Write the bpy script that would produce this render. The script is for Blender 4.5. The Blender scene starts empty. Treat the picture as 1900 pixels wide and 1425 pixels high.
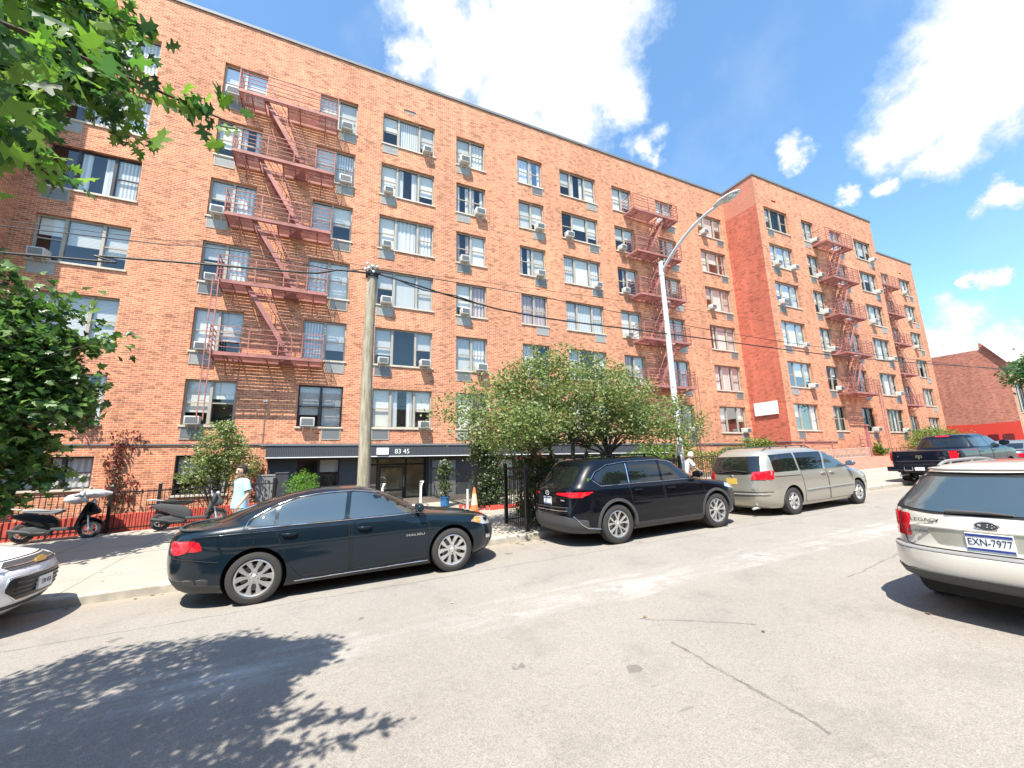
import bpy, bmesh, math, random
from mathutils import Vector, Matrix, Quaternion
from mathutils.geometry import delaunay_2d_cdt
random.seed(7)
SC = bpy.context.scene
COL = SC.collection
SL = .029                                   # the street climbs to the right
def zroad(x): return -1.77 + SL*x
def zwalk(x, y): return -1.64 + SL*x + .04*(min(y, 15.1) - 8.85)

# ------------------------------------------------------------------ materials
def mat(name, col, rough=.7, metal=0, spec=.5, var=0, vscale=4, emit=0, coat=0, bump=0, bscale=60):
    m = bpy.data.materials.new(name); m.use_nodes = True
    nt = m.node_tree; b = nt.nodes['Principled BSDF']
    b.inputs['Base Color'].default_value = (*col, 1)
    b.inputs['Roughness'].default_value = rough
    b.inputs['Metallic'].default_value = metal
    b.inputs['Specular IOR Level'].default_value = spec
    if coat:
        b.inputs['Coat Weight'].default_value = coat; b.inputs['Coat Roughness'].default_value = .03
    if var or bump:
        g = nt.nodes.new('ShaderNodeNewGeometry')
    if var:
        n = nt.nodes.new('ShaderNodeTexNoise'); n.inputs['Scale'].default_value = vscale; n.inputs['Detail'].default_value = 5
        nt.links.new(g.outputs['Position'], n.inputs['Vector'])
        r = nt.nodes.new('ShaderNodeMapRange'); r.inputs[1].default_value = .3; r.inputs[2].default_value = .7
        r.inputs[3].default_value = 1-var; r.inputs[4].default_value = 1+var
        nt.links.new(n.outputs['Fac'], r.inputs[0])
        mx = nt.nodes.new('ShaderNodeVectorMath'); mx.operation = 'SCALE'; mx.inputs[0].default_value = col
        nt.links.new(r.outputs[0], mx.inputs['Scale']); nt.links.new(mx.outputs[0], b.inputs['Base Color'])
    if bump:
        n = nt.nodes.new('ShaderNodeTexNoise'); n.inputs['Scale'].default_value = bscale; n.inputs['Detail'].default_value = 4
        nt.links.new(g.outputs['Position'], n.inputs['Vector'])
        bp = nt.nodes.new('ShaderNodeBump'); bp.inputs['Strength'].default_value = bump; bp.inputs['Distance'].default_value = .02
        nt.links.new(n.outputs['Fac'], bp.inputs['Height']); nt.links.new(bp.outputs[0], b.inputs['Normal'])
    return m

class NT:                                    # tiny node-building helper
    def __init__(s, name):
        s.m = bpy.data.materials.new(name); s.m.use_nodes = True; s.t = s.m.node_tree; s.b = s.t.nodes['Principled BSDF']
    def n(s, typ, **kw):
        o = s.t.nodes.new(typ)
        for k, v in kw.items():
            if k.startswith('i_'): o.inputs[k[2:].replace('_', ' ')].default_value = v
            else: setattr(o, k, v)
        return o
    def l(s, a, b): s.t.links.new(a, b)
    def math(s, op, a, b=None, c=None, clamp=False):
        o = s.t.nodes.new('ShaderNodeMath'); o.operation = op; o.use_clamp = clamp
        for i, v in enumerate((a, b, c)):
            if v is None: continue
            if hasattr(v, 'links'): s.l(v, o.inputs[i])
            else: o.inputs[i].default_value = v
        return o.outputs[0]
    def mix(s, f, a, b):
        o = s.t.nodes.new('ShaderNodeMix'); o.data_type = 'RGBA'
        for i, v in ((0, f), (6, a), (7, b)):
            if hasattr(v, 'links'): s.l(v, o.inputs[i])
            elif i: o.inputs[i].default_value = (*v, 1)
            else: o.inputs[i].default_value = v
        return o.outputs[2]

def brick(name, c1, c2, mortar, painted=None):
    t = NT(name); g = t.n('ShaderNodeNewGeometry'); sp = t.n('ShaderNodeSeparateXYZ'); t.l(g.outputs['Position'], sp.inputs[0])
    u = t.math('ADD', sp.outputs[0], sp.outputs[1])
    cb = t.n('ShaderNodeCombineXYZ'); t.l(u, cb.inputs[0]); t.l(sp.outputs[2], cb.inputs[1])
    bt = t.n('ShaderNodeTexBrick'); t.l(cb.outputs[0], bt.inputs['Vector'])
    bt.inputs['Scale'].default_value = 1; bt.inputs['Brick Width'].default_value = .215; bt.inputs['Row Height'].default_value = .0764
    bt.inputs['Mortar Size'].default_value = .0078; bt.inputs['Mortar Smooth'].default_value = .3; bt.inputs['Bias'].default_value = .1
    bt.inputs['Color1'].default_value = (*c1, 1); bt.inputs['Color2'].default_value = (*c2, 1); bt.inputs['Mortar'].default_value = (*mortar, 1)
    n = t.n('ShaderNodeTexNoise'); n.inputs['Scale'].default_value = .35; n.inputs['Detail'].default_value = 6; t.l(g.outputs['Position'], n.inputs['Vector'])
    n2 = t.n('ShaderNodeTexNoise'); n2.inputs['Scale'].default_value = 9; n2.inputs['Detail'].default_value = 3; t.l(cb.outputs[0], n2.inputs['Vector'])
    f = t.math('ADD', t.math('MULTIPLY', n.outputs['Fac'], .5), t.math('MULTIPLY', n2.outputs['Fac'], .22))
    f = t.math('ADD', f, .68)
    mp = t.n('ShaderNodeMapping'); mp.inputs['Scale'].default_value = (2.2, 2.2, .22); t.l(g.outputs['Position'], mp.inputs[0])
    n3 = t.n('ShaderNodeTexNoise'); n3.inputs['Scale'].default_value = 1.0; n3.inputs['Detail'].default_value = 6; n3.inputs['Roughness'].default_value = .65; t.l(mp.outputs[0], n3.inputs['Vector'])
    f = t.math('MULTIPLY', f, t.math('MULTIPLY_ADD', n3.outputs['Fac'], .75, .64))
    vm = t.n('ShaderNodeVectorMath', operation='SCALE'); t.l(bt.outputs['Color'], vm.inputs[0]); t.l(f, vm.inputs['Scale'])
    # single dark headers scattered through the courses
    wn = t.n('ShaderNodeTexWhiteNoise', noise_dimensions='2D'); 
    row = t.math('FLOOR', t.math('DIVIDE', sp.outputs[2], .0764)); par = t.math('MODULO', t.math('ABSOLUTE', row), 2)
    colm = t.math('FLOOR', t.math('ADD', t.math('DIVIDE', u, .215), t.math('MULTIPLY', par, .5)))
    c2_ = t.n('ShaderNodeCombineXYZ'); t.l(colm, c2_.inputs[0]); t.l(row, c2_.inputs[1]); t.l(c2_.outputs[0], wn.inputs['Vector'])
    dk = t.math('MULTIPLY', t.math('POWER', wn.outputs['Value'], 5), .55)
    outc = t.mix(dk, vm.outputs[0], (.10, .035, .02))
    if painted: outc = painted(t, sp, outc)
    t.l(outc, t.b.inputs['Base Color']); t.b.inputs['Roughness'].default_value = .88
    bp = t.n('ShaderNodeBump'); bp.inputs['Strength'].default_value = .5; bp.inputs['Distance'].default_value = .01
    inv = t.math('SUBTRACT', 1, bt.outputs['Fac']); t.l(inv, bp.inputs['Height']); t.l(bp.outputs[0], t.b.inputs['Normal'])
    return t.m
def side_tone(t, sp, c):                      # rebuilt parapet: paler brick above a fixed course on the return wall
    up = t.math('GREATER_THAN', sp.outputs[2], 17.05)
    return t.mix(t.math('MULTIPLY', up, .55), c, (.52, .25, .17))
def red_paint(t, sp, c):
    n = t.n('ShaderNodeTexNoise'); n.inputs['Scale'].default_value = .8
    lim = t.math('ADD', 2.5, t.math('MULTIPLY', n.outputs['Fac'], .9))
    return t.mix(t.math('LESS_THAN', sp.outputs[2], lim), c, (.55, .045, .03))
M = {}
M['brick'] = brick('brick_orange', (.60, .228, .106), (.43, .143, .07), (.66, .47, .33))
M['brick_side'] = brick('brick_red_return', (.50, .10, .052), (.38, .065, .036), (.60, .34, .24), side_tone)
M['brick_far'] = brick('brick_far', (.46, .17, .11), (.34, .11, .075), (.5, .37, .3), red_paint)
M['brick_tan'] = brick('brick_tan', (.5, .26, .16), (.42, .2, .12), (.5, .4, .3))
M['stone'] = mat('sill_stone', (.52, .46, .38), .8, var=.15)
M['coping'] = mat('coping', (.16, .17, .18), .6)
M['frame'] = mat('window_frame_tan', (.36, .32, .26), .5, var=.06)
M['frame_dark'] = mat('window_frame_dark', (.035, .03, .03), .4)
M['interior'] = mat('unlit_room_tone', (.06, .055, .05), .9)  # near-black tone stands in for the dimness of unlit rooms
M['white'] = mat('white_paint', (.78, .78, .76), .5)
M['ac'] = mat('ac_casing', (.55, .54, .50), .5, var=.08, vscale=3)
M['ac_grille'] = mat('ac_fins', (.24, .25, .24), .6)
M['steel_red'] = mat('fire_escape_paint', (.34, .135, .115), .65, var=.3, vscale=2)
M['black_metal'] = mat('black_iron', (.012, .012, .013), .45)
M['charcoal'] = mat('charcoal_panel', (.045, .048, .055), .55)
M['white_line'] = mat('white_trim', (.8, .8, .8), .4)
M['wood'] = None
M['galv'] = mat('galvanised', (.55, .57, .58), .42, metal=.35, var=.06, vscale=6)
M['pole_white'] = mat('lamp_pole_paint', (.62, .64, .65), .45, var=.05)
M['rubber'] = mat('rubber', (.022, .022, .022), .75)
M['tyre'] = mat('tyre', (.035, .034, .033), .8, bump=.2, bscale=200)
M['alloy'] = mat('alloy', (.62, .62, .61), .28, metal=.75)
M['alloy_dark'] = mat('alloy_dark', (.03, .03, .032), .35, metal=.3)
M['chrome'] = mat('chrome', (.75, .76, .78), .12, metal=1)
M['brake'] = mat('brake_disc', (.2, .2, .2), .5, metal=.7)
M['plastic'] = mat('grey_plastic', (.055, .056, .058), .6)
M['plastic_lt'] = mat('light_grey_plastic', (.22, .22, .22), .5)
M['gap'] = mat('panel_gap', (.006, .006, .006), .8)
M['red_lens'] = mat('red_lens', (.55, .008, .02), .12, coat=1)
M['amber'] = mat('amber_lens', (.8, .22, .02), .15, coat=1)
M['clear_lens'] = mat('clear_lens', (.55, .58, .6), .1, metal=.4, coat=1)
M['plate'] = mat('plate_white', (.72, .73, .74), .4)
M['plate_yellow'] = mat('plate_yellow', (.75, .5, .1), .4)
M['navy'] = mat('plate_navy', (.02, .04, .22), .4)
M['ink'] = mat('ink', (.02, .025, .06), .5)
M['gold'] = mat('gold_badge', (.6, .36, .08), .3, metal=.6)
def paint(name, c, rough=.32, metal=.3, coat=1, spec=.5):
    return mat(name, c, rough, metal=metal, coat=coat, spec=spec)
M['p_blue'] = paint('paint_blue_black', (.004, .012, .020), .3, 0, .8, .15)
M['p_black'] = paint('paint_black', (.002, .003, .006), .3, 0, .7, .1)
M['p_silver'] = paint('paint_champagne_silver', (.42, .40, .34), .35, .55)
M['p_gold'] = paint('paint_light_champagne', (.64, .61, .54), .35, .2)
M['p_white'] = paint('paint_white', (.85, .86, .87), .3, 0)
M['p_ram'] = paint('paint_navy_black', (.003, .006, .016), .3, 0, .7, .1)
M['p_grey'] = paint('paint_grey_blue', (.12, .15, .19))
M['p_maroon'] = paint('paint_maroon', (.14, .02, .03))
def glassmat(name, tint, refl, trans, rough=.01, k=None):
    m = bpy.data.materials.new(name); m.use_nodes = True; t = m.node_tree; t.nodes.clear()
    o = t.nodes.new('ShaderNodeOutputMaterial'); mx = t.nodes.new('ShaderNodeMixShader'); mx2 = t.nodes.new('ShaderNodeMixShader')
    tr = t.nodes.new('ShaderNodeBsdfTransparent'); df = t.nodes.new('ShaderNodeBsdfDiffuse'); gl = t.nodes.new('ShaderNodeBsdfGlossy'); fr = t.nodes.new('ShaderNodeFresnel')
    tr.inputs[0].default_value = (*tint, 1); df.inputs[0].default_value = (.05, .075, .085, 1) if refl > .12 and trans < 1 else (.01, .012, .012, 1); gl.inputs['Roughness'].default_value = rough
    mx2.inputs[0].default_value = trans; t.links.new(df.outputs[0], mx2.inputs[1]); t.links.new(tr.outputs[0], mx2.inputs[2])
    fr.inputs[0].default_value = 1.5
    a = t.nodes.new('ShaderNodeMath'); a.operation = 'MULTIPLY_ADD'; a.inputs[1].default_value = k or 1-refl; a.inputs[2].default_value = refl; a.use_clamp = True
    t.links.new(fr.outputs[0], a.inputs[0]); t.links.new(a.outputs[0], mx.inputs[0]); t.links.new(mx2.outputs[0], mx.inputs[1]); t.links.new(gl.outputs[0], mx.inputs[2]); t.links.new(mx.outputs[0], o.inputs[0])
    return m
M['pane'] = glassmat('window_glass', (.97, .98, .97), .09, 1, k=.32)
M['carglass'] = glassmat('car_glass_dark', (.1, .12, .12), .07, .15)
M['carglass_blue'] = glassmat('car_glass_lit_cabin', (.3, .38, .38), .17, .2)  # paler opaque base stands in for a sunlit cabin behind the glass
def striped(name, ca, cb, axis, period, duty=.5, rough=.8, soft=True):  # soft bands put the shading of slats, folds and ribs into the colour
    t = NT(name); g = t.n('ShaderNodeNewGeometry'); sp = t.n('ShaderNodeSeparateXYZ'); t.l(g.outputs['Position'], sp.inputs[0])
    c = sp.outputs[axis]
    v = t.math('SINE', t.math('MULTIPLY', c, 2*math.pi/period))
    f = t.math('MULTIPLY_ADD', v, .5, .5)
    if not soft: f = t.math('GREATER_THAN', f, duty)
    t.l(t.mix(f, ca, cb), t.b.inputs['Base Color']); t.b.inputs['Roughness'].default_value = rough
    return t.m
M['blind_h'] = striped('horizontal_blind', (.40, .40, .39), (.80, .80, .77), 2, .05)
M['blind_v'] = striped('vertical_blind', (.42, .43, .43), (.8, .8, .78), 0, .11)
M['curtain'] = striped('curtain', (.60, .60, .58), (.84, .84, .82), 0, .17)
M['curtain_pink'] = striped('curtain_warm', (.42, .30, .30), (.66, .56, .54), 0, .2)
M['shade'] = mat('roller_shade', (.80, .79, .74), .85)
M['clad'] = striped('corrugated_charcoal', (.03, .032, .038), (.075, .08, .09), 0, .06, rough=.5)

def leafmat(name, cols, trans=.35, rough=.45):
    m = bpy.data.materials.new(name); m.use_nodes = True; t = m.node_tree; b = t.nodes['Principled BSDF']
    g = t.nodes.new('ShaderNodeNewGeometry'); r = t.nodes.new('ShaderNodeValToRGB'); r.color_ramp.interpolation = 'CONSTANT'
    el = r.color_ramp.elements
    el[0].position = 0; el[0].color = (*cols[0], 1); el[1].position = 1/len(cols); el[1].color = (*cols[1], 1)
    for i, c in enumerate(cols[2:]):
        e = el.new((i+2)/len(cols)); e.color = (*c, 1)
    t.links.new(g.outputs['Random Per Island'], r.inputs[0]); t.links.new(r.outputs[0], b.inputs['Base Color'])
    b.inputs['Roughness'].default_value = rough
    tl = t.nodes.new('ShaderNodeBsdfTranslucent'); mx = t.nodes.new('ShaderNodeMixShader'); mx.inputs[0].default_value = trans
    hs = t.nodes.new('ShaderNodeHueSaturation'); hs.inputs['Value'].default_value = 1.5; hs.inputs['Saturation'].default_value = 1.1
    t.links.new(r.outputs[0], hs.inputs['Color']); t.links.new(hs.outputs[0], tl.inputs[0])
    t.links.new(b.outputs[0], mx.inputs[1]); t.links.new(tl.outputs[0], mx.inputs[2]); t.links.new(mx.outputs[0], t.nodes['Material Output'].inputs[0])
    return m
M['leaf_oak'] = leafmat('oak_leaf', [(.045, .11, .03), (.08, .18, .035), (.13, .25, .04), (.04, .09, .035), (.17, .28, .06)], .5)
M['leaf_maple'] = leafmat('maple_leaf', [(.04, .09, .025), (.07, .15, .035), (.11, .21, .05), (.035, .08, .025), (.15, .24, .07)], .4, .4)
M['leaf_mid'] = leafmat('small_tree_leaf', [(.15, .21, .07), (.24, .30, .11), (.10, .15, .045), (.27, .27, .10), (.19, .26, .08), (.12, .18, .06)], .38, .5)
M['leaf_shrub'] = leafmat('shrub_leaf', [(.06, .10, .03), (.10, .15, .05), (.04, .075, .03), (.13, .14, .07)], .3)
M['leaf_red'] = leafmat('red_leaf', [(.20, .03, .03), (.12, .03, .03), (.30, .10, .08), (.08, .08, .03)], .3)
M['leaf_bright'] = leafmat('thuja_leaf', [(.10, .24, .02), (.14, .30, .03), (.07, .17, .02)], .3)
M['leaf_hedge'] = leafmat('hedge_leaf', [(.12, .20, .03), (.17, .24, .04), (.06, .11, .02), (.09, .15, .03)], .35)
M['bark'] = mat('bark', (.07, .055, .04), .9, var=.3, vscale=14, bump=.6, bscale=30)
M['bark_grey'] = mat('bark_grey', (.13, .11, .09), .9, var=.3, vscale=14, bump=.6, bscale=30)
M['stem'] = mat('twig', (.08, .085, .04), .8)
M['flower'] = mat('pale_petal', (.62, .5, .6), .6)
def woodpole():
    t = NT('weathered_pole'); g = t.n('ShaderNodeNewGeometry'); mp = t.n('ShaderNodeMapping'); mp.inputs['Scale'].default_value = (14, 14, 1.6); t.l(g.outputs['Position'], mp.inputs[0])
    n = t.n('ShaderNodeTexNoise'); n.inputs['Scale'].default_value = 1.3; n.inputs['Detail'].default_value = 8; n.inputs['Roughness'].default_value = .7; t.l(mp.outputs[0], n.inputs['Vector'])
    r = t.n('ShaderNodeValToRGB'); r.color_ramp.elements[0].position = .32; r.color_ramp.elements[0].color = (.16, .13, .09, 1); r.color_ramp.elements[1].position = .68; r.color_ramp.elements[1].color = (.46, .42, .31, 1)
    t.l(n.outputs['Fac'], r.inputs[0]); t.l(r.outputs[0], t.b.inputs['Base Color']); t.b.inputs['Roughness'].default_value = .9
    bp = t.n('ShaderNodeBump'); bp.inputs['Strength'].default_value = .7; t.l(n.outputs['Fac'], bp.inputs['Height']); t.l(bp.outputs[0], t.b.inputs['Normal'])
    return t.m
M['wood'] = woodpole()
def road_mat():
    t = NT('worn_asphalt'); g = t.n('ShaderNodeNewGeometry'); P = g.outputs['Position']; sp = t.n('ShaderNodeSeparateXYZ'); t.l(P, sp.inputs[0])
    def noise(s, d=6, r=.6, vec=P):
        n = t.n('ShaderNodeTexNoise'); n.inputs['Scale'].default_value = s; n.inputs['Detail'].default_value = d; n.inputs['Roughness'].default_value = r; t.l(vec, n.inputs['Vector']); return n.outputs['Fac']
    big = noise(.5, 4); fine = noise(90, 3, .8); mid = noise(7, 5)
    c = t.mix(t.math('MULTIPLY', big, 1.0, clamp=True), (.212, .194, .172), (.292, .268, .238))
    gr = t.math('ADD', t.math('MULTIPLY_ADD', fine, 1.9, -.15), t.math('MULTIPLY', noise(24, 3, .7), .45))
    vm = t.n('ShaderNodeVectorMath', operation='SCALE'); t.l(c, vm.inputs[0]); t.l(gr, vm.inputs['Scale']); c = vm.outputs[0]
    mp = t.n('ShaderNodeMapping'); mp.inputs['Scale'].default_value = (.45, 3.2, 1); t.l(P, mp.inputs[0])
    st = noise(2.2, 8, .75, mp.outputs[0])
    # faded, tyre-scrubbed centre stripe
    wob = t.math('MULTIPLY', t.math('SUBTRACT', noise(.7, 2), .5), .5); fade = t.math('MULTIPLY', t.math('MULTIPLY_ADD', noise(.33, 2), 5, -1.5, clamp=True), t.math('MULTIPLY_ADD', noise(2.6, 7, .72), 5, -2.0, clamp=True))
    for yc, w, k in ((4.86, .26, .75), (4.60, .12, .5), (5.25, .10, .4)):
        d = t.math('ABSOLUTE', t.math('SUBTRACT', t.math('ADD', sp.outputs[1], wob), yc))
        f = t.math('SUBTRACT', 1, t.math('DIVIDE', d, w), clamp=True)
        pn = t.math('MULTIPLY_ADD', st, 4.2, -1.5, clamp=True)
        f = t.math('MULTIPLY', t.math('MULTIPLY', t.math('MULTIPLY', t.math('POWER', f, .5), pn, clamp=True), k), fade)
        c = t.mix(f, c, (.52, .52, .50))
    f = t.math('MULTIPLY', t.math('MULTIPLY_ADD', st, 4, -2.35, clamp=True), .35); c = t.mix(f, c, (.33, .32, .30))
    # oil drips and gum
    vo = t.n('ShaderNodeTexVoronoi'); vo.inputs['Scale'].default_value = 1.15; vo.inputs['Randomness'].default_value = 1; t.l(P, vo.inputs['Vector'])
    sz = t.math('MULTIPLY', t.math('ADD', mid, t.math('MULTIPLY', t.math('SUBTRACT', noise(16, 4), .5), .8)), .17)
    sp2 = t.n('ShaderNodeSeparateColor'); t.l(vo.outputs['Color'], sp2.inputs[0])
    f = t.math('MULTIPLY', t.math('LESS_THAN', vo.outputs['Distance'], sz), t.math('GREATER_THAN', sp2.outputs[0], .55))
    c = t.mix(t.math('MULTIPLY', f, .5), c, (.07, .065, .06))
    vo2 = t.n('ShaderNodeTexVoronoi'); vo2.inputs['Scale'].default_value = 3.4; t.l(mp.outputs[0], vo2.inputs['Vector'])
    s3 = t.n('ShaderNodeSeparateColor'); t.l(vo2.outputs['Color'], s3.inputs[0])
    f = t.math('MULTIPLY', t.math('LESS_THAN', vo2.outputs['Distance'], t.math('MULTIPLY', mid, .26)), t.math('GREATER_THAN', s3.outputs[1], .55)); f = t.math('MULTIPLY', f, t.math('MULTIPLY_ADD', noise(.8, 3), 3, -1.2, clamp=True))
    c = t.mix(t.math('MULTIPLY', f, .5), c, (.09, .085, .078))
    pt = t.math('MULTIPLY_ADD', noise(1.3, 7, .72), 5, -2.6, clamp=True); c = t.mix(t.math('MULTIPLY', pt, .36), c, (.12, .11, .10))
    gut = t.math('MULTIPLY', t.math('SUBTRACT', sp.outputs[1], 8.1), 2.2, clamp=True); c = t.mix(t.math('MULTIPLY', gut, t.math('MULTIPLY_ADD', mid, 1.2, -.1, clamp=True)), c, (.34, .29, .21))
    # two sealed seams
    for (ax, ay, bx, by, w) in CRACKS:
        L = math.hypot(bx-ax, by-ay); ux, uy = (bx-ax)/L, (by-ay)/L
        dx = t.math('SUBTRACT', sp.outputs[0], ax); dy = t.math('SUBTRACT', sp.outputs[1], ay)
        al = t.math('ADD', t.math('MULTIPLY', dx, ux), t.math('MULTIPLY', dy, uy))
        ac = t.math('ADD', t.math('MULTIPLY', dx, -uy), t.math('MULTIPLY', dy, ux))
        ac = t.math('ADD', ac, t.math('MULTIPLY', t.math('SUBTRACT', noise(2.5, 7, .7), .5), .16))
        ins = t.math('MULTIPLY', t.math('GREATER_THAN', al, 0), t.math('LESS_THAN', al, L))
        f = t.math('MULTIPLY', ins, t.math('LESS_THAN', t.math('ABSOLUTE', ac), w))
        c = t.mix(t.math('MULTIPLY', f, t.math('MULTIPLY_ADD', mid, 1.2, -.1, clamp=True)), c, (.06, .055, .05))
    t.l(c, t.b.inputs['Base Color']); t.b.inputs['Roughness'].default_value = .93; t.b.inputs['Specular IOR Level'].default_value = .3
    bp = t.n('ShaderNodeBump'); bp.inputs['Strength'].default_value = .5; bp.inputs['Distance'].default_value = .01; t.l(fine, bp.inputs['Height']); t.l(bp.outputs[0], t.b.inputs['Normal'])
    return t.m
CRACKS = [(3.3, 3.9, 4.15, 3.15, .012), (3.15, 3.3, 3.0, 1.85, .014), (6.5, 3.5, 12, 4.2, .01), (-9, 6.9, 14, 6.75, .012)]
M['road'] = road_mat()
def walk_mat():
    t = NT('pale_concrete'); g = t.n('ShaderNodeNewGeometry'); P = g.outputs['Position']; sp = t.n('ShaderNodeSeparateXYZ'); t.l(P, sp.inputs[0])
    n = t.n('ShaderNodeTexNoise'); n.inputs['Scale'].default_value = 1.2; n.inputs['Detail'].default_value = 8; t.l(P, n.inputs['Vector'])
    c = t.mix(n.outputs['Fac'], (.25, .232, .195), (.37, .345, .29))
    n2 = t.n('ShaderNodeTexNoise'); n2.inputs['Scale'].default_value = 60; t.l(P, n2.inputs['Vector'])
    vm = t.n('ShaderNodeVectorMath', operation='SCALE'); t.l(c, vm.inputs[0]); t.l(t.math('MULTIPLY_ADD', n2.outputs['Fac'], .6, .7), vm.inputs['Scale'])
    j = None
    for i, per in ((0, 1.5), (1, 1.45)):
        f = t.math('LESS_THAN', t.math('PINGPONG', t.math('ADD', sp.outputs[i], .35), per/2), .012)
        j = f if j is None else t.math('MAXIMUM', j, f)
    t.l(t.mix(t.math('MULTIPLY', j, .7), vm.outputs[0], (.10, .09, .08)), t.b.inputs['Base Color']); t.b.inputs['Roughness'].default_value = .9
    return t.m
M['walk'] = walk_mat()
M['curb'] = mat('curb_concrete', (.38, .35, .30), .9, var=.25, vscale=5)
M['soil'] = mat('soil', (.09, .07, .05), .95, var=.4, vscale=6)
M['earth'] = mat('ground_grey', (.2, .19, .17), .95, var=.2, vscale=.5)
M['redpaint'] = mat('red_masonry_paint', (.50, .075, .05), .75, var=.22, vscale=5)
M['redbrickpave'] = mat('red_bank', (.52, .15, .10), .8, var=.2, vscale=3)

# ------------------------------------------------------------------ mesh builder
class MB:
    def __init__(s): s.v = []; s.f = []; s.mi = []; s.m = 0
    def add(s, vs, fs):
        o = len(s.v); s.v += [tuple(v) for v in vs]
        for f in fs: s.f.append([i+o for i in f]); s.mi.append(s.m)
        return s
    def box(s, x0, x1, y0, y1, z0, z1):
        x0, x1 = sorted((x0, x1)); y0, y1 = sorted((y0, y1)); z0, z1 = sorted((z0, z1))
        v = [(x, y, z) for z in (z0, z1) for y in (y0, y1) for x in (x0, x1)]
        return s.add(v, [(0, 2, 3, 1), (4, 5, 7, 6), (0, 1, 5, 4), (2, 6, 7, 3), (0, 4, 6, 2), (1, 3, 7, 5)])
    def bar(s, a, b, w, h=None, up=(0, 0, 1)):        # rectangular bar between two points
        a, b = Vector(a), Vector(b); h = h or w; d = (b-a).normalized(); u = Vector(up)
        if abs(d.dot(u)) > .98: u = Vector((0, 1, 0))
        r = d.cross(u).normalized(); u = r.cross(d)
        v = [p+r*i*w/2+u*j*h/2 for p in (a, b) for i, j in ((-1, -1), (1, -1), (1, 1), (-1, 1))]
        return s.add(v, [(0, 1, 2, 3), (7, 6, 5, 4), (0, 4, 5, 1), (1, 5, 6, 2), (2, 6, 7, 3), (3, 7, 4, 0)])
    def tube(s, pts, r, n=8, cap=True):
        pts = [Vector(p) for p in pts]; rs = r if isinstance(r, (list, tuple)) else [r]*len(pts); V = []; u = None
        for i, p in enumerate(pts):
            d = (pts[min(i+1, len(pts)-1)]-pts[max(i-1, 0)])
            d = d.normalized() if d.length > 1e-9 else Vector((0, 0, 1))
            if u is None: u = d.orthogonal().normalized()
            else:
                u = (u-d*u.dot(d)); u = u.normalized() if u.length > 1e-6 else d.orthogonal().normalized()
            w = d.cross(u)
            V += [p+(u*math.cos(2*math.pi*k/n)+w*math.sin(2*math.pi*k/n))*rs[i] for k in range(n)]
        F = [(i*n+k, i*n+(k+1) % n, (i+1)*n+(k+1) % n, (i+1)*n+k) for i in range(len(pts)-1) for k in range(n)]
        if cap: F += [tuple(reversed(range(n))), tuple(range((len(pts)-1)*n, len(pts)*n))]
        return s.add(V, F)
    def lathe(s, prof, n=32, axis='y', c=(0, 0, 0), closed=False):    # prof = [(r, h)...]
        V = []
        for r, h in prof:
            for k in range(n):
                a = 2*math.pi*k/n; ca, sa = r*math.cos(a), r*math.sin(a)
                p = (ca, h, sa) if axis == 'y' else ((ca, sa, h) if axis == 'z' else (h, ca, sa))
                V.append((p[0]+c[0], p[1]+c[1], p[2]+c[2]))
        m = len(prof); F = []
        for i in range(m if closed else m-1):
            j = (i+1) % m
            for k in range(n): F.append((i*n+k, j*n+k, j*n+(k+1) % n, i*n+(k+1) % n))
        return s.add(V, F)
    def prism(s, poly, axis, a, b):                    # extrude a 2D polygon along an axis between a and b
        def P(u, v, w): return {'y': (u, w, v), 'x': (w, u, v), 'z': (u, v, w)}[axis]
        n = len(poly); V = [P(u, v, a) for u, v in poly]+[P(u, v, b) for u, v in poly]
        return s.add(V, [tuple(range(n)), tuple(reversed(range(n, 2*n)))]+[(i, i+n, (i+1) % n+n, (i+1) % n) for i in range(n)])
    def ball(s, c, r, n=12, m=8, fn=None):
        r = r if isinstance(r, (list, tuple)) else (r, r, r); V = []
        for j in range(m+1):
            t = math.pi*j/m
            for k in range(n):
                a = 2*math.pi*k/n; p = Vector((math.sin(t)*math.cos(a), math.sin(t)*math.sin(a), math.cos(t)))
                if fn: p = fn(p)
                V.append((c[0]+p.x*r[0], c[1]+p.y*r[1], c[2]+p.z*r[2]))
        return s.add(V, [(j*n+k, (j+1)*n+k, (j+1)*n+(k+1) % n, j*n+(k+1) % n) for j in range(m) for k in range(n)])
    def build(s, name, mats, parent=None, smooth=None, org=None, bevel=0):
        """world coordinates in, unless the parent is flagged local (then parent-local coordinates)"""
        me = bpy.data.meshes.new(name)
        if org is None:
            if parent is None:
                xs = [v[0] for v in s.v]; ys = [v[1] for v in s.v]; org = ((min(xs)+max(xs))/2, (min(ys)+max(ys))/2, min(v[2] for v in s.v))
            else: org = (0, 0, 0) if parent.get('_local') else WLOC.get(parent.name, (0, 0, 0))
        me.from_pydata([(v[0]-org[0], v[1]-org[1], v[2]-org[2]) for v in s.v], [], s.f)
        mats = mats if isinstance(mats, (list, tuple)) else [mats]
        for m in mats: me.materials.append(m)
        me.polygons.foreach_set('material_index', s.mi)
        bm = bmesh.new(); bm.from_mesh(me); bmesh.ops.remove_doubles(bm, verts=bm.verts, dist=1e-5)
        bmesh.ops.recalc_face_normals(bm, faces=bm.faces)
        if bevel:
            es = [e for e in bm.edges if len(e.link_faces) == 2 and e.calc_face_angle(0) > .6]
            bmesh.ops.bevel(bm, geom=es, offset=bevel, segments=2, affect='EDGES', profile=.6)
        bm.to_mesh(me); bm.free()
        if smooth:
            me.polygons.foreach_set('use_smooth', [True]*len(me.polygons)); me.set_sharp_from_angle(angle=math.radians(smooth))
        return put(name, me, parent, org)
WLOC = {}
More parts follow.
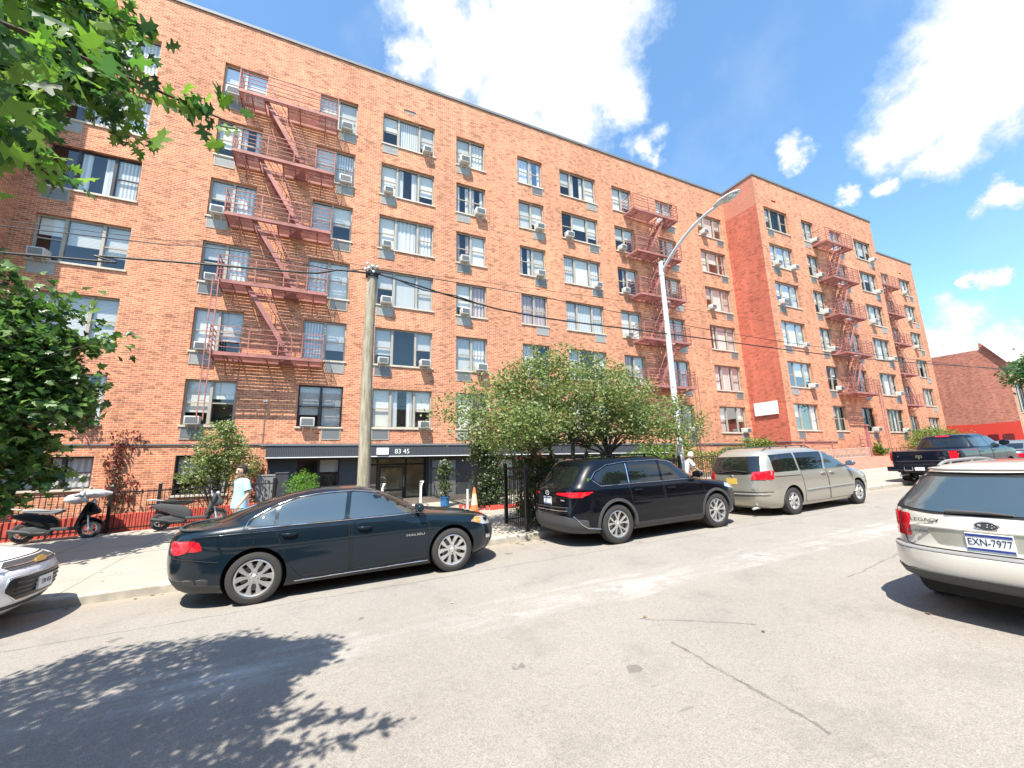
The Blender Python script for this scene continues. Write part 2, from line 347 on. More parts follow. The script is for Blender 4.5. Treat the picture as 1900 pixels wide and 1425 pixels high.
def put(name, me, parent, org):
    o = bpy.data.objects.new(name, me); COL.objects.link(o)
    if parent is None: o.location = org; WLOC[o.name] = tuple(org)
    else:
        o.parent = parent
        if parent.get('_local'): o['_local'] = 1
        else: WLOC[o.name] = WLOC.get(parent.name, (0, 0, 0))
    return o
def raw(name, verts, faces, mat_, parent=None, org=None, smooth=False):   # many leaves: skip the clean-up
    me = bpy.data.meshes.new(name)
    if org is None: org = WLOC.get(parent.name, (0, 0, 0)) if parent else (0, 0, 0)
    me.from_pydata([(v[0]-org[0], v[1]-org[1], v[2]-org[2]) for v in verts], [], faces)
    for m in (mat_ if isinstance(mat_, (list, tuple)) else [mat_]): me.materials.append(m)
    if smooth: me.polygons.foreach_set('use_smooth', [True]*len(me.polygons))
    return put(name, me, parent, org)
def thing(name, label, cat, loc, group=None, local=False, rot=(0, 0, 0)):
    o = bpy.data.objects.new(name, None); COL.objects.link(o); o.location = loc; o.rotation_euler = rot
    o.empty_display_size = .3
    if local: o['_local'] = 1
    else: WLOC[o.name] = tuple(loc)
    return tag(o, label, cat, group)
def tag(o, label, cat, group=None):
    o['label'] = label; o['category'] = cat
    if group: o['group'] = group
    return o
def struct(o): o['kind'] = 'structure'; return o
def text(name, s, size, mat_, parent, loc, rot=(math.pi/2, 0, 0), depth=.004, align='CENTER', sx=1, shear=0):
    cu = bpy.data.curves.new(name, 'FONT'); cu.body = s; cu.size = size; cu.extrude = depth; cu.align_x = align; cu.align_y = 'CENTER'; cu.shear = shear; cu.offset = .0
    tmp = bpy.data.objects.new(name, cu); COL.objects.link(tmp); bpy.context.view_layer.update()
    me = bpy.data.meshes.new_from_object(tmp.evaluated_get(bpy.context.evaluated_depsgraph_get()))
    bpy.data.objects.remove(tmp); me.materials.clear(); me.materials.append(mat_)
    o = put(name, me, parent, (0, 0, 0)); wl = (0, 0, 0) if (parent is None or parent.get('_local')) else WLOC.get(parent.name, (0, 0, 0))
    o.location = (loc[0]-wl[0], loc[1]-wl[1], loc[2]-wl[2]); o.rotation_euler = rot; o.scale = (sx, 1, 1)
    return o
# ------------------------------------------------------------------ ground, road, walks
def sheet(name, x0, x1, ys, zf, m, nx=24):
    b = MB(); V = []; F = []
    xs = [x0+(x1-x0)*i/nx for i in range(nx+1)]
    for x in xs:
        for y in ys: V.append((x, y, zf(x, y)))
    n = len(ys)
    for i in range(nx):
        for j in range(n-1): F.append((i*n+j, (i+1)*n+j, (i+1)*n+j+1, i*n+j+1))
    b.add(V, F); return struct(b.build(name, m, org=(0, 0, -1.7)))
CURB = 8.62
sheet('ground', -300, 400, [-300, -60, 0, 60, 300], lambda x, y: zroad(x)-.35, M['earth'], 4)
sheet('road', -60, 110, [.2, 2, 4, 6, CURB+.02], lambda x, y: zroad(x), M['road'], 60)
sheet('sidewalk', -60, 110, [CURB+.17, 12, 15.1, 15.45], zwalk, M['walk'], 60)
sheet('opposite_sidewalk', -60, 110, [-8, -4, .05], lambda x, y: zroad(x)+.13, M['walk'], 60)
sheet('garden_soil', -60, 110, [15.4, 17, 19.4], lambda x, y: zwalk(x, 15.1)-.02 if y < 16 else zwalk(x, 15.1)-.02, M['soil'], 60)
def curb(name, y0, y1):
    b = MB(); V = []; F = []; n = 120; r = .02
    lo, hi = (y0, y1)
    for i in range(n+1):
        x = -60+170*i/n; z = zroad(x); t = z+.134
        V += [(x, y0, z-.3), (x, y0, t-r), (x, y0+r*.6, t), (x, y1, t), (x, y1, z-.3)]
    for i in range(n):
        for j in range(4): F.append((i*5+j, i*5+5+j, i*5+6+j, i*5+1+j))
    b.add(V, F); return struct(b.build(name, M['curb'], org=(0, y0, -1.7)))
curb('curb', CURB, CURB+.175); curb('opposite_curb', .05, .22)
# red masonry bank at the foot of the far blocks
b = MB(); V = []; F = []; n = 20
for i in range(n+1):
    x = 21.5+(54-21.5)*i/n; z0 = zwalk(x, 12.9)-.05; k = min(1, i/3)
    V += [(x, 12.75, z0-.1), (x, 12.8, z0+.07*k), (x, 14.6, z0+.1+.42*k), (x, 15.45, z0+.16+.42*k)]
for i in range(n):
    for j in range(3): F.append((i*4+j, i*4+4+j, i*4+5+j, i*4+1+j))
b.add(V, F); struct(b.build('paved_bank', M['redbrickpave'], org=(30, 13, -1)))
b = MB(); b.box(22, 54.1, 15.45, 18.5, -1.4, .10); struct(b.build('raised_bed', M['soil'], org=(30, 15.5, -1)))

# ------------------------------------------------------------------ apartment blocks
HEAD = lambda k: .604+2.75*k
WH = 1.70
def facade(b, x0, x1, z0, z1, Y, ops, rev=.20):
    xs = sorted({x0, x1, *[o[0] for o in ops], *[o[1] for o in ops]}); zs = sorted({z0, z1, *[o[2] for o in ops], *[o[3] for o in ops]})
    for i in range(len(xs)-1):
        for j in range(len(zs)-1):
            cx, cz = (xs[i]+xs[i+1])/2, (zs[j]+zs[j+1])/2
            if cx < x0 or cx > x1 or any(o[0] < cx < o[1] and o[2] < cz < o[3] for o in ops): continue
            b.add([(xs[i], Y, zs[j]), (xs[i+1], Y, zs[j]), (xs[i+1], Y, zs[j+1]), (xs[i], Y, zs[j+1])], [(0, 1, 2, 3)])
    for o in ops:
        a, c, d, e = o[:4]; r = Y+(o[4] if len(o) > 4 else rev)
        b.add([(a, Y, d), (c, Y, d), (c, Y, e), (a, Y, e), (a, r, d), (c, r, d), (c, r, e), (a, r, e)], [(0, 4, 5, 1), (1, 5, 6, 2), (2, 6, 7, 3), (3, 7, 4, 0)])
rw = random.Random(11)
def window(parent, x0, x1, zb, zt, Y, lites, dark=False, sill=True, blinds=None, sleeve=None, k=3):
    fm = M['frame_dark'] if dark else M['frame']; Yf = Y+.125
    b = MB(); fw = .055
    b.box(x0+.004, x0+fw, Yf, Yf+.07, zb+.02, zt-.004); b.box(x1-fw, x1-.004, Yf, Yf+.07, zb+.02, zt-.004)
    b.box(x0+fw, x1-fw, Yf, Yf+.07, zt-fw, zt-.004); b.box(x0+fw, x1-fw, Yf, Yf+.07, zb+.02, zb+.02+fw)
    W = x1-x0; fr = {3: (.30, .70), 2: (.5,), 1: ()}[lites]; ms = [x0]+[x0+W*f for f in fr]+[x1]
    for m_ in ms[1:-1]: b.box(m_-.045, m_+.045, Yf-.012, Yf+.07, zb+.02+fw, zt-fw)
    for i in range(lites):
        if lites == 3 and i == 1: continue
        l = ms[i]+(fw if i == 0 else .045); r = ms[i+1]-(fw if i == lites-1 else .045); zm = zb+(zt-zb)*.5
        b.box(l, r, Yf+.012, Yf+.06, zm-.022, zm+.022); b.box(l, l+.022, Yf+.02, Yf+.055, zb+.075, zm-.022); b.box(r-.022, r, Yf+.02, Yf+.055, zb+.075, zm-.022)
    w = b.build('window', fm, parent)
    b = MB(); b.add([(x0+.03, Yf+.035, zb+.04), (x1-.03, Yf+.035, zb+.04), (x1-.03, Yf+.035, zt-.03), (x0+.03, Yf+.035, zt-.03)], [(0, 1, 2, 3)])
    b.build('pane', M['pane'], w)
    for i in range(lites):
        kind = (blinds[i] if blinds else rw.choice('hhvcccsssshp' if k > 2 else 'hhvccsssnp'))
        if kind == 'n': continue
        m_ = {'h': M['blind_h'], 'v': M['blind_v'], 'c': M['curtain'], 's': M['shade'], 'p': M['curtain_pink']}[kind]
        l, r = ms[i]+.05, ms[i+1]-.05; full = kind in 'vcp' or rw.random() < .45
        z0 = zb+.06 if full else zb+(zt-zb)*rw.choice((.3, .45, .5, .6))
        b = MB()
        if kind in 'cp':                    # folded cloth
            n = 14; g = rw.choice((0, 0, .18)); V = []
            for q in range(n+1):
                x = l+(r-l)*q/n
                yy = Yf+.13+.018*math.sin(q*1.9)
                V += [(x, yy, z0), (x, yy, zt-.05)]
            b.add(V, [(2*q, 2*q+2, 2*q+3, 2*q+1) for q in range(n) if not (g and .4-g < (q+.5)/n-.1 < .4+g)])
        else:
            b.add([(l, Yf+.12, z0), (r, Yf+.12, z0), (r, Yf+.12, zt-.05), (l, Yf+.12, zt-.05)], [(0, 1, 2, 3)])
        b.build('curtain' if kind in 'cp' else 'blind', m_, w)
    if sill:
        b = MB(); b.box(x0-.05, x1+.05, Y-.05, Y+.19, zb-.055, zb+.018); b.build('sill', M['stone'], w, bevel=.008)
    if sleeve:
        sx = x0+.02 if sleeve == 'l' else x1-.74
        b = MB(); z1_ = zb-.062
        b.box(sx, sx+.72, Y-.022, Y+.01, z1_-.035, z1_); b.box(sx, sx+.72, Y-.022, Y+.01, z1_-.44, z1_-.405)
        b.box(sx, sx+.035, Y-.022, Y+.01, z1_-.405, z1_-.035); b.box(sx+.685, sx+.72, Y-.022, Y+.01, z1_-.405, z1_-.035)
        s = b.build('sleeve_grille', M['frame'], parent)
        b = MB(); b.m = 0; b.box(sx+.035, sx+.685, Y-.006, Y+.008, z1_-.405, z1_-.035)
        for q in range(9): b.m = 1; zq = z1_-.39+q*.04; b.box(sx+.04, sx+.68, Y-.014, Y-.007, zq, zq+.016)
        lt = rw.random() < .4
        b.build('fins', [M['plastic_lt'] if lt else M['ac_grille'], M['ac'] if lt else M['plastic_lt']], s)
    return w
def lid(b, x0, x1, y0, y1, z, t=.13, o=.06): b.box(x0-o, x1+o, y0-o, y1+o, z, z+t)
def block(label, x0, x1, Y, zb, ztop, cols, extra=(), ops_extra=(), depth=14):
    t = thing('apartment_building', label, 'building', ((x0+x1)/2, Y, zb))
    ops = []; W = []
    for (nm, a, c, lites, ks, slv, dk) in cols:
        for k in ks:
            zb_, zt_ = HEAD(k)-WH, HEAD(k)
            if k == 0: zb_ = -.78 if nm == 'A2' else -.45
            ops.append((a, c, zb_, zt_)); W.append((nm, a, c, lites, k, slv, dk, zb_, zt_))
    b = MB(); facade(b, x0, x1, zb, ztop, Y, list(ops)+list(ops_extra)); b.build('facade_wall', M['brick'], t)
    for (nm, a, c, lites, k, slv, dk, zb_, zt_) in W:
        window(t, a, c, zb_, zt_, Y, lites, dark=(k in dk), sleeve=slv if k > 0 else None, k=k, blinds=BL.get((nm, k)))
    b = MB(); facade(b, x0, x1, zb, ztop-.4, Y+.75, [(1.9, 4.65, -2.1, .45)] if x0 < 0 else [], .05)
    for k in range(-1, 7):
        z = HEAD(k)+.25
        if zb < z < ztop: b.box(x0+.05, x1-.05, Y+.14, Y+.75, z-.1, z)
    b.build('dark_room_backing', M['interior'], t)  # dark sheet close behind the panes, in place of dim rooms
    return t
BL = {('C', 6): 'svh', ('C', 5): 'scs', ('C', 4): 'scc', ('C', 3): 'hhh', ('C', 2): 'hnh', ('C', 1): 'scs', ('B', 1): 'hh', ('A1', 4): 'ncv', ('A1', 3): 'shh', ('A1', 2): 'hhh', ('A1', 0): 'ccc',
      ('A2', 6): 'hh', ('A2', 5): 'sc', ('A2', 4): 'hc', ('A2', 3): 'hc', ('A2', 2): 'sh', ('A2', 1): 'ss', ('A2', 0): 'hc', ('D', 3): 'sp', ('E', 3): 'pp', ('F', 6): 'hcs', ('F', 5): 'nss', ('F', 4): 'vsc', ('F', 3): 'vvv', ('D', 6): 'hc', ('E', 6): 'cc', ('E', 5): 'hs', ('J', 6): 'hnn'}
K16 = (6, 5, 4, 3, 2, 1)
main = block('long six-storey orange brick apartment block over a charcoal ground-floor entrance front', -9.62, 26.22, 18.37, -2.2, 19.24, [
    ('A1', -9.10, -6.57, 3, K16+(0,), 'l', (0, 4)), ('A2', -4.42, -2.83, 2, K16+(0,), 'l', (0,)), ('B', -.75, .90, 2, K16, 'r', (1,)), ('C', 2.06, 4.63, 3, K16, 'l', ()),
    ('D', 5.77, 7.37, 2, K16, 'l', ()), ('E', 9.32, 10.9, 2, K16, 'r', ()), ('F', 12.07, 14.63, 3, K16, 'r', ()), ('G', 15.88, 17.43, 2, K16, None, ()), ('H', 19.47, 21.05, 2, K16, 'r', ()), ('I', 23.27, 25.76, 3, K16, 'r', ())],
    ops_extra=[(-1.6, 18.5, -2.2, .45, .02), (3.03, 3.64, 17.5, 17.68)])
b = MB(); b.add([(-9.62, 16.5, -2.2), (-9.62, 18.37, -2.2), (-9.62, 18.37, 19.24), (-9.62, 16.5, 19.24)], [(0, 1, 2, 3)])
b.add([(-9.62, 16.5, -2.2), (-20, 16.5, -2.2), (-20, 16.5, 19.24), (-9.62, 16.5, 19.24)], [(0, 1, 2, 3)]); b.add([(-20, 16.5, -2.2), (-20, 32, -2.2), (-20, 32, 19.24), (-20, 16.5, 19.24)], [(0, 1, 2, 3)])
b.build('wing_wall', M['brick'], main)
b = MB(); lid(b, -9.62, 26.22, 18.37, 32, 19.24); b.box(-20.06, -9.56, 16.44, 32, 19.24, 19.372); b.build('roof_coping', M['coping'], main)
b = MB(); b.box(-9.6, 26.2, 18.325, 18.368, .955, 1.0); b.tube([(-1.84, 18.33, 1.02), (-1.84, 18.33, 2.5)], .012, 6); b.tube([(-1.9, 18.33, .93), (26, 18.33, .93)], .02, 6); b.build('ledge', M['coping'], main)
b = MB(); b.box(2.95, 3.66, 18.40, 18.43, 17.48, 17.7); b.build('vent', M['plastic_lt'], main)
blk2 = block('projecting brick block with a white board on its dark red return wall', 26.22, 41.08, 15.97, -1.2, 19.24, [
    ('J', 26.98, 29.52, 3, K16, 'l', ()), ('K', 31.14, 32.60, 2, K16, 'l', ()), ('L', 34.62, 36.2, 2, K16, 'r', (1,)), ('M', 37.89, 40.36, 3, K16, 'r', ())], ops_extra=[(27.99, 28.5, 17.68, 17.83)])
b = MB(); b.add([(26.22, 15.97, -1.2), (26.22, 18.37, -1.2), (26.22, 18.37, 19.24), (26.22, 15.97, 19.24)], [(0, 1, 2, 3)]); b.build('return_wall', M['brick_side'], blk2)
b = MB(); b.add([(41.08, 15.97, -1.2), (41.08, 32, -1.2), (41.08, 32, 19.24), (41.08, 15.97, 19.24)], [(0, 1, 2, 3)]); b.build('end_wall', M['brick'], blk2)
b = MB(); lid(b, 26.22, 41.08, 15.97, 32, 19.243); b.build('roof_coping', M['coping'], blk2)
b = MB(); b.box(26.17, 26.22, 15.97, 18.3, .955, 1.0); b.box(26.2, 31, 15.92, 15.968, .93, .99); b.build('ledge', M['coping'], blk2)
blk3 = block('farthest recessed brick block beyond the third fire escape', 41.1, 54.18, 18.5, -.9, 19.1, [
    ('N', 47.68, 49.03, 2, K16, None, ()), ('O', 51.04, 53.14, 3, K16, 'r', ())], ops_extra=[(51.3, 51.75, 17.6, 17.75)])
b = MB(); b.add([(54.18, 18.5, -.9), (54.18, 32, -.9), (54.18, 32, 19.1), (54.18, 18.5, 19.1)], [(0, 1, 2, 3)]); b.build('end_wall', M['brick'], blk3)
b = MB(); lid(b, 41.2, 54.18, 18.5, 32, 19.1); b.build('roof_coping', M['coping'], blk3)

# charcoal ground-floor front, canopy and entrance (parts of the main block)
b = MB(); facade(b, -1.6, 18.5, -2.2, .45, 18.42, [(-.62, .92, -.9, .42, .12), (1.98, 4.56, -2.1, .44, .72), (7.2, 9.4, -.6, .3, .12), (11, 13.2, -.6, .3, .12)], .1); b.build('ground_floor_cladding', M['clad'], main)
for x0, x1, zt in ((-1.5, -.8, .05), (.98, 1.7, -.12), (4.7, 5.75, .28)):
    b = MB(); b.box(x0, x1, 18.38, 18.418, -1.9, zt); b.build('cladding_panel', M['plastic_lt'] if x0 > 4 else M['clad'], main)
window(main, -.62, .92, -.9, .42, 18.42, 2, dark=True, sill=False, blinds='nh', k=1); window(main, 7.2, 9.4, -.6, .3, 18.42, 3, dark=True, sill=False, k=1); window(main, 11, 13.2, -.6, .3, 18.42, 3, dark=True, sill=False, k=1)
b = MB(); b.box(-1.66, 18.55, 17.93, 18.36, .46, .90); cn = b.build('entrance_canopy', M['clad'], main)
b = MB(); b.box(-1.68, 18.57, 17.90, 17.93, .445, .475); b.box(-1.68, -1.66, 17.93, 18.36, .445, .475); b.build('canopy_trim', M['white_line'], cn)
b = MB(); b.box(-1.68, 18.57, 17.90, 18.36, .902, .93); b.build('canopy_flashing', M['coping'], cn)
b = MB(); b.box(2.26, 2.74, 17.86, 17.925, .52, .80); b.build('light_box', M['white_line'], cn, bevel=.02)
text('street_number', '83 45', .27, M['white_line'], cn, (3.29, 17.915, .65), sx=1.0)
d = MB(); Yd = 19.16
for x in (1.99, 2.44, 3.66, 4.50): d.box(x, x+.07, Yd, Yd+.08, -2.1, .44)
d.box(1.99, 4.57, Yd-.005, Yd+.075, .10, .18); d.box(1.99, 4.57, Yd-.005, Yd+.075, .38, .44); dw = d.build('entrance_screen', M['frame_dark'], main)
b = MB(); b.box(2.03, 4.5, Yd+.03, Yd+.04, -2.0, .4); b.build('pane', M['pane'], dw)
b = MB(); b.box(2.53, 2.62, Yd-.03, Yd+.03, -2.05, .08); b.box(3.56, 3.65, Yd-.03, Yd+.03, -2.05, .08); b.box(2.62, 3.56, Yd-.03, Yd+.03, -.01, .08); b.box(2.62, 3.56, Yd-.03, Yd+.03, -2.05, -1.85); b.box(2.62, 3.56, Yd-.03, Yd+.03, -1.0, -.92); dr = b.build('door', M['frame_dark'], main)
b = MB(); b.tube([(3.6, Yd-.05, -.85), (3.6, Yd-.09, -.8), (3.6, Yd-.09, -.4), (3.6, Yd-.05, -.35)], .015); b.build('handle', M['galv'], dr)
b = MB(); b.box(1.0, 5.6, 19.9, 19.95, -2.1, .44); b.box(1.0, 5.6, 19.22, 19.9, -2.12, -2.05); b.box(1, 1.05, 19.25, 19.9, -2.1, .44); b.box(5.6, 5.65, 19.25, 19.9, -2.1, .44); b.build('lobby_wall', mat('lobby_lit_tone', (.72, .50, .30), .8, var=.3, vscale=2), main)  # wall colour lightened to stand in for warm light in the door glass
b = MB(); b.box(1.82, 1.95, 18.40, 18.416, -.26, .04); b.build('address_plaque', M['white_line'], main)
b = MB(); b.lathe([(.005, .0), (.05, .01), (.05, .03), (.035, .05), (.06, .07), (.075, .16), (.06, .22), (.01, .25)], 16, 'z', (5.0, 18.28, -.06)); b.box(4.97, 5.03, 18.28, 18.42, .13, .17); b.build('wall_lamp', M['white'], main, smooth=40)
# white board on the return wall
b = MB(); b.box(26.12, 26.17, 16.45, 18.02, 2.72, 3.56); sg = b.build('wall_sign', M['white'], bevel=.01)
tag(sg, 'large blank-looking white board fixed to the dark red return wall', 'sign')
b = MB(); b.tube([(-1.84, 18.36, 2.60), (-1.84, 18.28, 2.60)], .03, 8); b.ball((-1.84, 18.25, 2.58), .07, 14, 10); b.m = 1; b.ball((-1.835, 18.20, 2.56), .035, 10, 8); sc = b.build('security_camera', [M['white'], M['gap']], smooth=60)
tag(sc, 'small white dome camera on the brick wall above the canopy corner', 'security camera')

# ------------------------------------------------------------------ window air conditioners
COLX = {'A1': (-9.10, -6.57, 3, 18.37, 'wide windows at the far left'), 'A2': (-4.42, -2.83, 2, 18.37, 'left of the leftmost fire escape'), 'B': (-.75, .90, 2, 18.37, 'right of the leftmost fire escape'),
    'C': (2.06, 4.63, 3, 18.37, 'wide windows above the street number'), 'D': (5.77, 7.37, 2, 18.37, 'narrow windows right of the street number'), 'E': (9.32, 10.9, 2, 18.37, 'narrow windows above the small tree'),
    'F': (12.07, 14.63, 3, 18.37, 'wide windows above the small tree'), 'G': (15.88, 17.43, 2, 18.37, 'left side of the fire escape behind the lamp'), 'H': (19.47, 21.05, 2, 18.37, 'right side of the fire escape behind the lamp'),
    'I': (23.27, 25.76, 3, 18.37, 'just left of the return wall'), 'J': (26.98, 29.52, 3, 15.97, 'first window column of the projecting block'), 'K': (31.14, 32.60, 2, 15.97, 'left of the projecting block fire escape'),
    'L': (34.62, 36.2, 2, 15.97, 'right side of the projecting block fire escape'), 'M': (37.89, 40.36, 3, 15.97, 'last window column of the projecting block'), 'O': (51.04, 53.14, 3, 18.5, 'end window column of the farthest block')}
FL = {6: 'top-floor', 5: 'fifth-storey', 4: 'fourth-storey', 3: 'third-storey', 2: 'second-storey', 1: 'lowest-storey'}
ACS = 'A1.3.l A2.6.l A2.4.l A2.3.l A2.2.l A2.1.l B.6.r B.5.r B.1.l C.6.r C.5.l C.4.l C.3.l C.2.l C.2.r C.1.r D.6.l D.5.r D.4.l D.3.l D.2.r E.5.r E.4.r F.5.l F.4.r G.5.l G.4.l G.3.l H.6.l H.1.r I.6.l I.4.l I.1.r J.5.l J.5.r J.4.l J.3.r J.2.r K.6.r K.5.r K.4.r K.3.r K.2.r L.1.r M.6.r M.5.r M.4.l M.3.r M.2.r M.1.r O.6.l O.5.l O.4.l'.split()
def make_ac(w=.56, h=.38, d=.42):
    t = thing('window_air_conditioner', 'x', 'air conditioner', (0, 0, 0))
    b = MB(); b.box(-w/2, w/2, -d, .05, 0, h); b.build('casing', M['ac'], t, bevel=.018, smooth=50)
    b = MB(); b.m = 0; b.box(-w/2+.05, w/2-.05, -d-.006, -d-.001, .05, h-.05)
    b.m = 1
    for i in range(8): z = .07+i*(h-.15)/7; b.box(-w/2+.055, w/2-.055, -d-.013, -d-.006, z, z+.010)
    b.build('grille', [M['ac_grille'], M['plastic_lt']], t)
    b = MB()
    for sx in (-1, 1): b.bar((sx*w*.28, -d*.75, -.005), (sx*w*.28, .02, -.30), .035, .012); b.bar((sx*w*.28, -d*.85, -.012), (sx*w*.28, .02, -.012), .035, .014)
    b.build('bracket', M['galv'], t)
    return t
ac0 = make_ac(); first = True
for i, s in enumerate(ACS):
    c, k, side = s.split('.'); k = int(k); x0, x1, li, Y, desc = COLX[c]
    lw = (x1-x0)*(.30 if li == 3 else .5); cx = x0+lw/2 if side == 'l' else x1-lw/2
    if first: t = ac0; first = False
    else:
        t = ac0.copy(); COL.objects.link(t)
        for ch in list(ac0.children): q = ch.copy(); COL.objects.link(q); q.parent = t
    sc_ = .70+.22*rw.random()
    t.location = (cx+rw.uniform(-.04, .04), Y+.03, HEAD(k)-WH+.03); t.scale = (min(1.05, sc_), .62+.35*rw.random(), sc_); t.rotation_euler = (math.radians(rw.uniform(1, 6)), 0, 0)
    two = sum(1 for q in ACS if q.startswith(c+'.'+str(k)+'.')) > 1
    tag(t, 'white %sair conditioner, %s, %s' % ((('left ' if side == 'l' else 'right ') if two else ''), FL[k], desc), 'air conditioner', 'air conditioners sticking out of the windows')

# ------------------------------------------------------------------ fire escapes
def fire_escape(label, x0, x1, Y, levels, sdir, base=None):
    t = thing('fire_escape', label, 'fire escape', ((x0+x1)/2, Y, levels[0]), 'red fire escapes on the street front')
    yf, yb = Y-.97, Y-.03; S = M['steel_red']
    hx = (x0+.9, x0+1.75) if sdir > 0 else (x1-1.75, x1-.9)              # stair well in the grating
    for li, z in enumerate(levels):
        b = MB(); b.box(x0, x1, yf, yf+.02, z, z+.13); b.box(x0, x1, yf+.02, yf+.06, z, z+.015)
        b.box(x0, x0+.02, yf+.02, yb, z, z+.13); b.box(x1-.02, x1, yf+.02, yb, z, z+.13); b.box(x0+.02, x1-.02, yb-.02, yb, z, z+.08)
        wl = li > 0 
        n = 14
        for i in range(n):
            y = yf+.085+i*(yb-yf-.13)/n
            if wl and .22 < (y-yf) < .82: segs = [(x0+.02, hx[0]), (hx[1], x1-.02)]
            else: segs = [(x0+.02, x1-.02)]
            for a, c in segs: b.box(a, c, y, y+.040, z+.06, z+.07)
        for x in (x0+.45, hx[0], hx[1], (x0+x1)/2+.35, x1-.5): b.box(x-.02, x+.02, yf+.02, yb-.02, z+.03, z+.058)
        for x in (x0+.45, x1-.5): b.bar((x, yf+.25, z), (x, Y, z-.55), .035, .035)
        pf = b.build('platform', S, t)
        r = MB(); H = .95; zt = z+.13
        px = [x0+.01, x0+1.2, (x0+x1)/2+.3, x1-.75, x1-.02]
        for x in px: r.box(x-.017, x+.017, yf-.017, yf+.017, zt, zt+H)
        for x in (x0+.01, x1-.02):
            for y in (yf+.45, yb-.03): r.box(x-.012, x+.012, y-.012, y+.012, zt, zt+H)
        for q in range(1, 6):
            zz = zt+H*q/5; w = .021 if q < 5 else .026
            r.box(x0, x1, yf-w, yf+w*.2, zz-w, zz); r.box(x0-w*.2, x0+w, yf, yb, zz-w-.001, zz-.001); r.box(x1-w, x1+w*.2, yf, yb, zz-w-.001, zz-.001)
        r.build('railing', S, t)
        if wl:
            zl = levels[li-1]; s = MB(); xa = hx[0]+.05 if sdir > 0 else hx[1]-.05; xb = xa+sdir*1.62
            for y in (yf+.24, yf+.80): s.bar((xa, y, z+.1), (xb, y, zl+.12), .028, .15)
            m = 10
            for i in range(1, m):
                f = i/m; s.box(xa+(xb-xa)*f-.08, xa+(xb-xa)*f+.08, yf+.255, yf+.785, z+.1+(zl-z)*f-.012, z+.1+(zl-z)*f)
            for y in (yf+.24, yf+.80):
                s.bar((xa+sdir*.05, y, z+.95), (xb, y, zl+.98), .022); s.bar((xb, y, zl+.12), (xb, y, zl+.98), .022); s.bar(((xa+xb)/2, y, (z+zl)/2+.1), ((xa+xb)/2+sdir*.02, y, (z+zl)/2+.95), .018)
            s.build('stair', S, t)
    return t
LV = [4.1, 6.85, 9.58, 12.33, 15.08]
fe1 = fire_escape('largest red fire escape, left on the long block, with a drop ladder', -3.66, .05, 18.37, LV, 1)
b = MB()
for x in (-3.75, -3.57): b.bar((x, 17.36, 1.75), (x, 17.36, 7.0), .035)
for i in range(18): b.bar((-3.75, 17.36, 1.85+i*.29), (-3.57, 17.36, 1.85+i*.29), .018)
b.build('drop_ladder', M['steel_red'], fe1)
fe2 = fire_escape('red fire escape on the long block directly behind the street lamp', 16.65, 20.3, 18.37, LV, -1)
fe3 = fire_escape('red fire escape on the projecting brick block', 32.05, 35.4, 15.97, LV, -1)
fe4 = fire_escape('farthest red fire escape, on the recessed end block', 45.2, 48.3, 18.5, LV, 1)
for f, x, y in ((fe3, 35.5, 15.2), (fe2, 20.2, 17.45)):
    b = MB(); 
    for q in (0, .3): b.bar((x+q, y, .4), (x+q, y, 4.9), .03)
    for i in range(14): b.bar((x, y, .6+i*.3), (x+.3, y, .6+i*.3), .016)
    b.build('drop_ladder', M['steel_red'], f)

# ------------------------------------------------------------------ far house beyond the blocks
fx, fy = 60.0, 15.3
fh = thing('brick_house', 'low red brick house beyond the blocks, its side wall painted red at the bottom', 'building', (fx+4, fy, -.3))
b = MB(); pr = [(fy, -.5), (26, -.5), (26, 10.35), (20.3, 10.25), (16.85, 10.2), (16.8, 10.85), (16.35, 10.9), (fy, 8.75)]
b.add([(fx, y, z) for y, z in pr], [tuple(range(len(pr)))]); b.build('side_wall', M['brick_far'], fh)
b = MB(); facade(b, fx, fx+9, -.5, 8.75, fy, [(fx+.9, fx+3.2, 3.7, 6.6), (fx+5, fx+7.4, 3.7, 6.6), (fx+1, fx+7, .3, 2.6)], .15); b.build('front_wall', M['brick_tan'], fh)
b = MB(); b.add([(fx-.12, fy-.25, 8.7), (fx+9, fy-.25, 8.7), (fx+9, 16.4, 10.92), (fx-.12, 16.4, 10.92)], [(0, 1, 2, 3)]); b.add([(fx-.12, fy-.25, 8.55), (fx+9, fy-.25, 8.55), (fx+9, fy-.25, 8.7), (fx-.12, fy-.25, 8.7)], [(0, 1, 2, 3)]); b.add([(fx+.05, 16.8, 9.9), (fx+9, 16.8, 9.9), (fx+9, 26, 9.9), (fx+.05, 26, 9.9)], [(0, 1, 2, 3)]); b.build('roof', M['stone'], fh)
b = MB(); b.bar((fx-.2, fy-.3, 8.60), (fx-.2, 16.45, 10.90), .12, .32); b.build('roof_trim', M['white'], fh)
for a, c, z0, z1 in ((fx+.9, fx+3.2, 3.7, 6.6), (fx+5, fx+7.4, 3.7, 6.6), (fx+1, fx+7, .3, 2.6)): window(fh, a, c, z0, z1, fy, 3, dark=True, k=1)
b = MB(); b.add([(fx, fy+.9, -.4), (fx+9, fy+.9, -.4), (fx+9, fy+.9, 8.5), (fx, fy+.9, 8.5)], [(0, 1, 2, 3)]); b.build('dark_room_backing', M['interior'], fh)
b = MB()
for y in (15.9, 16.9, 17.9, 19.2, 20.4): b.box(fx-.06, fx, y, y+.7, -.4, 1.75)
b.build('side_panel', M['p_maroon'], fh)
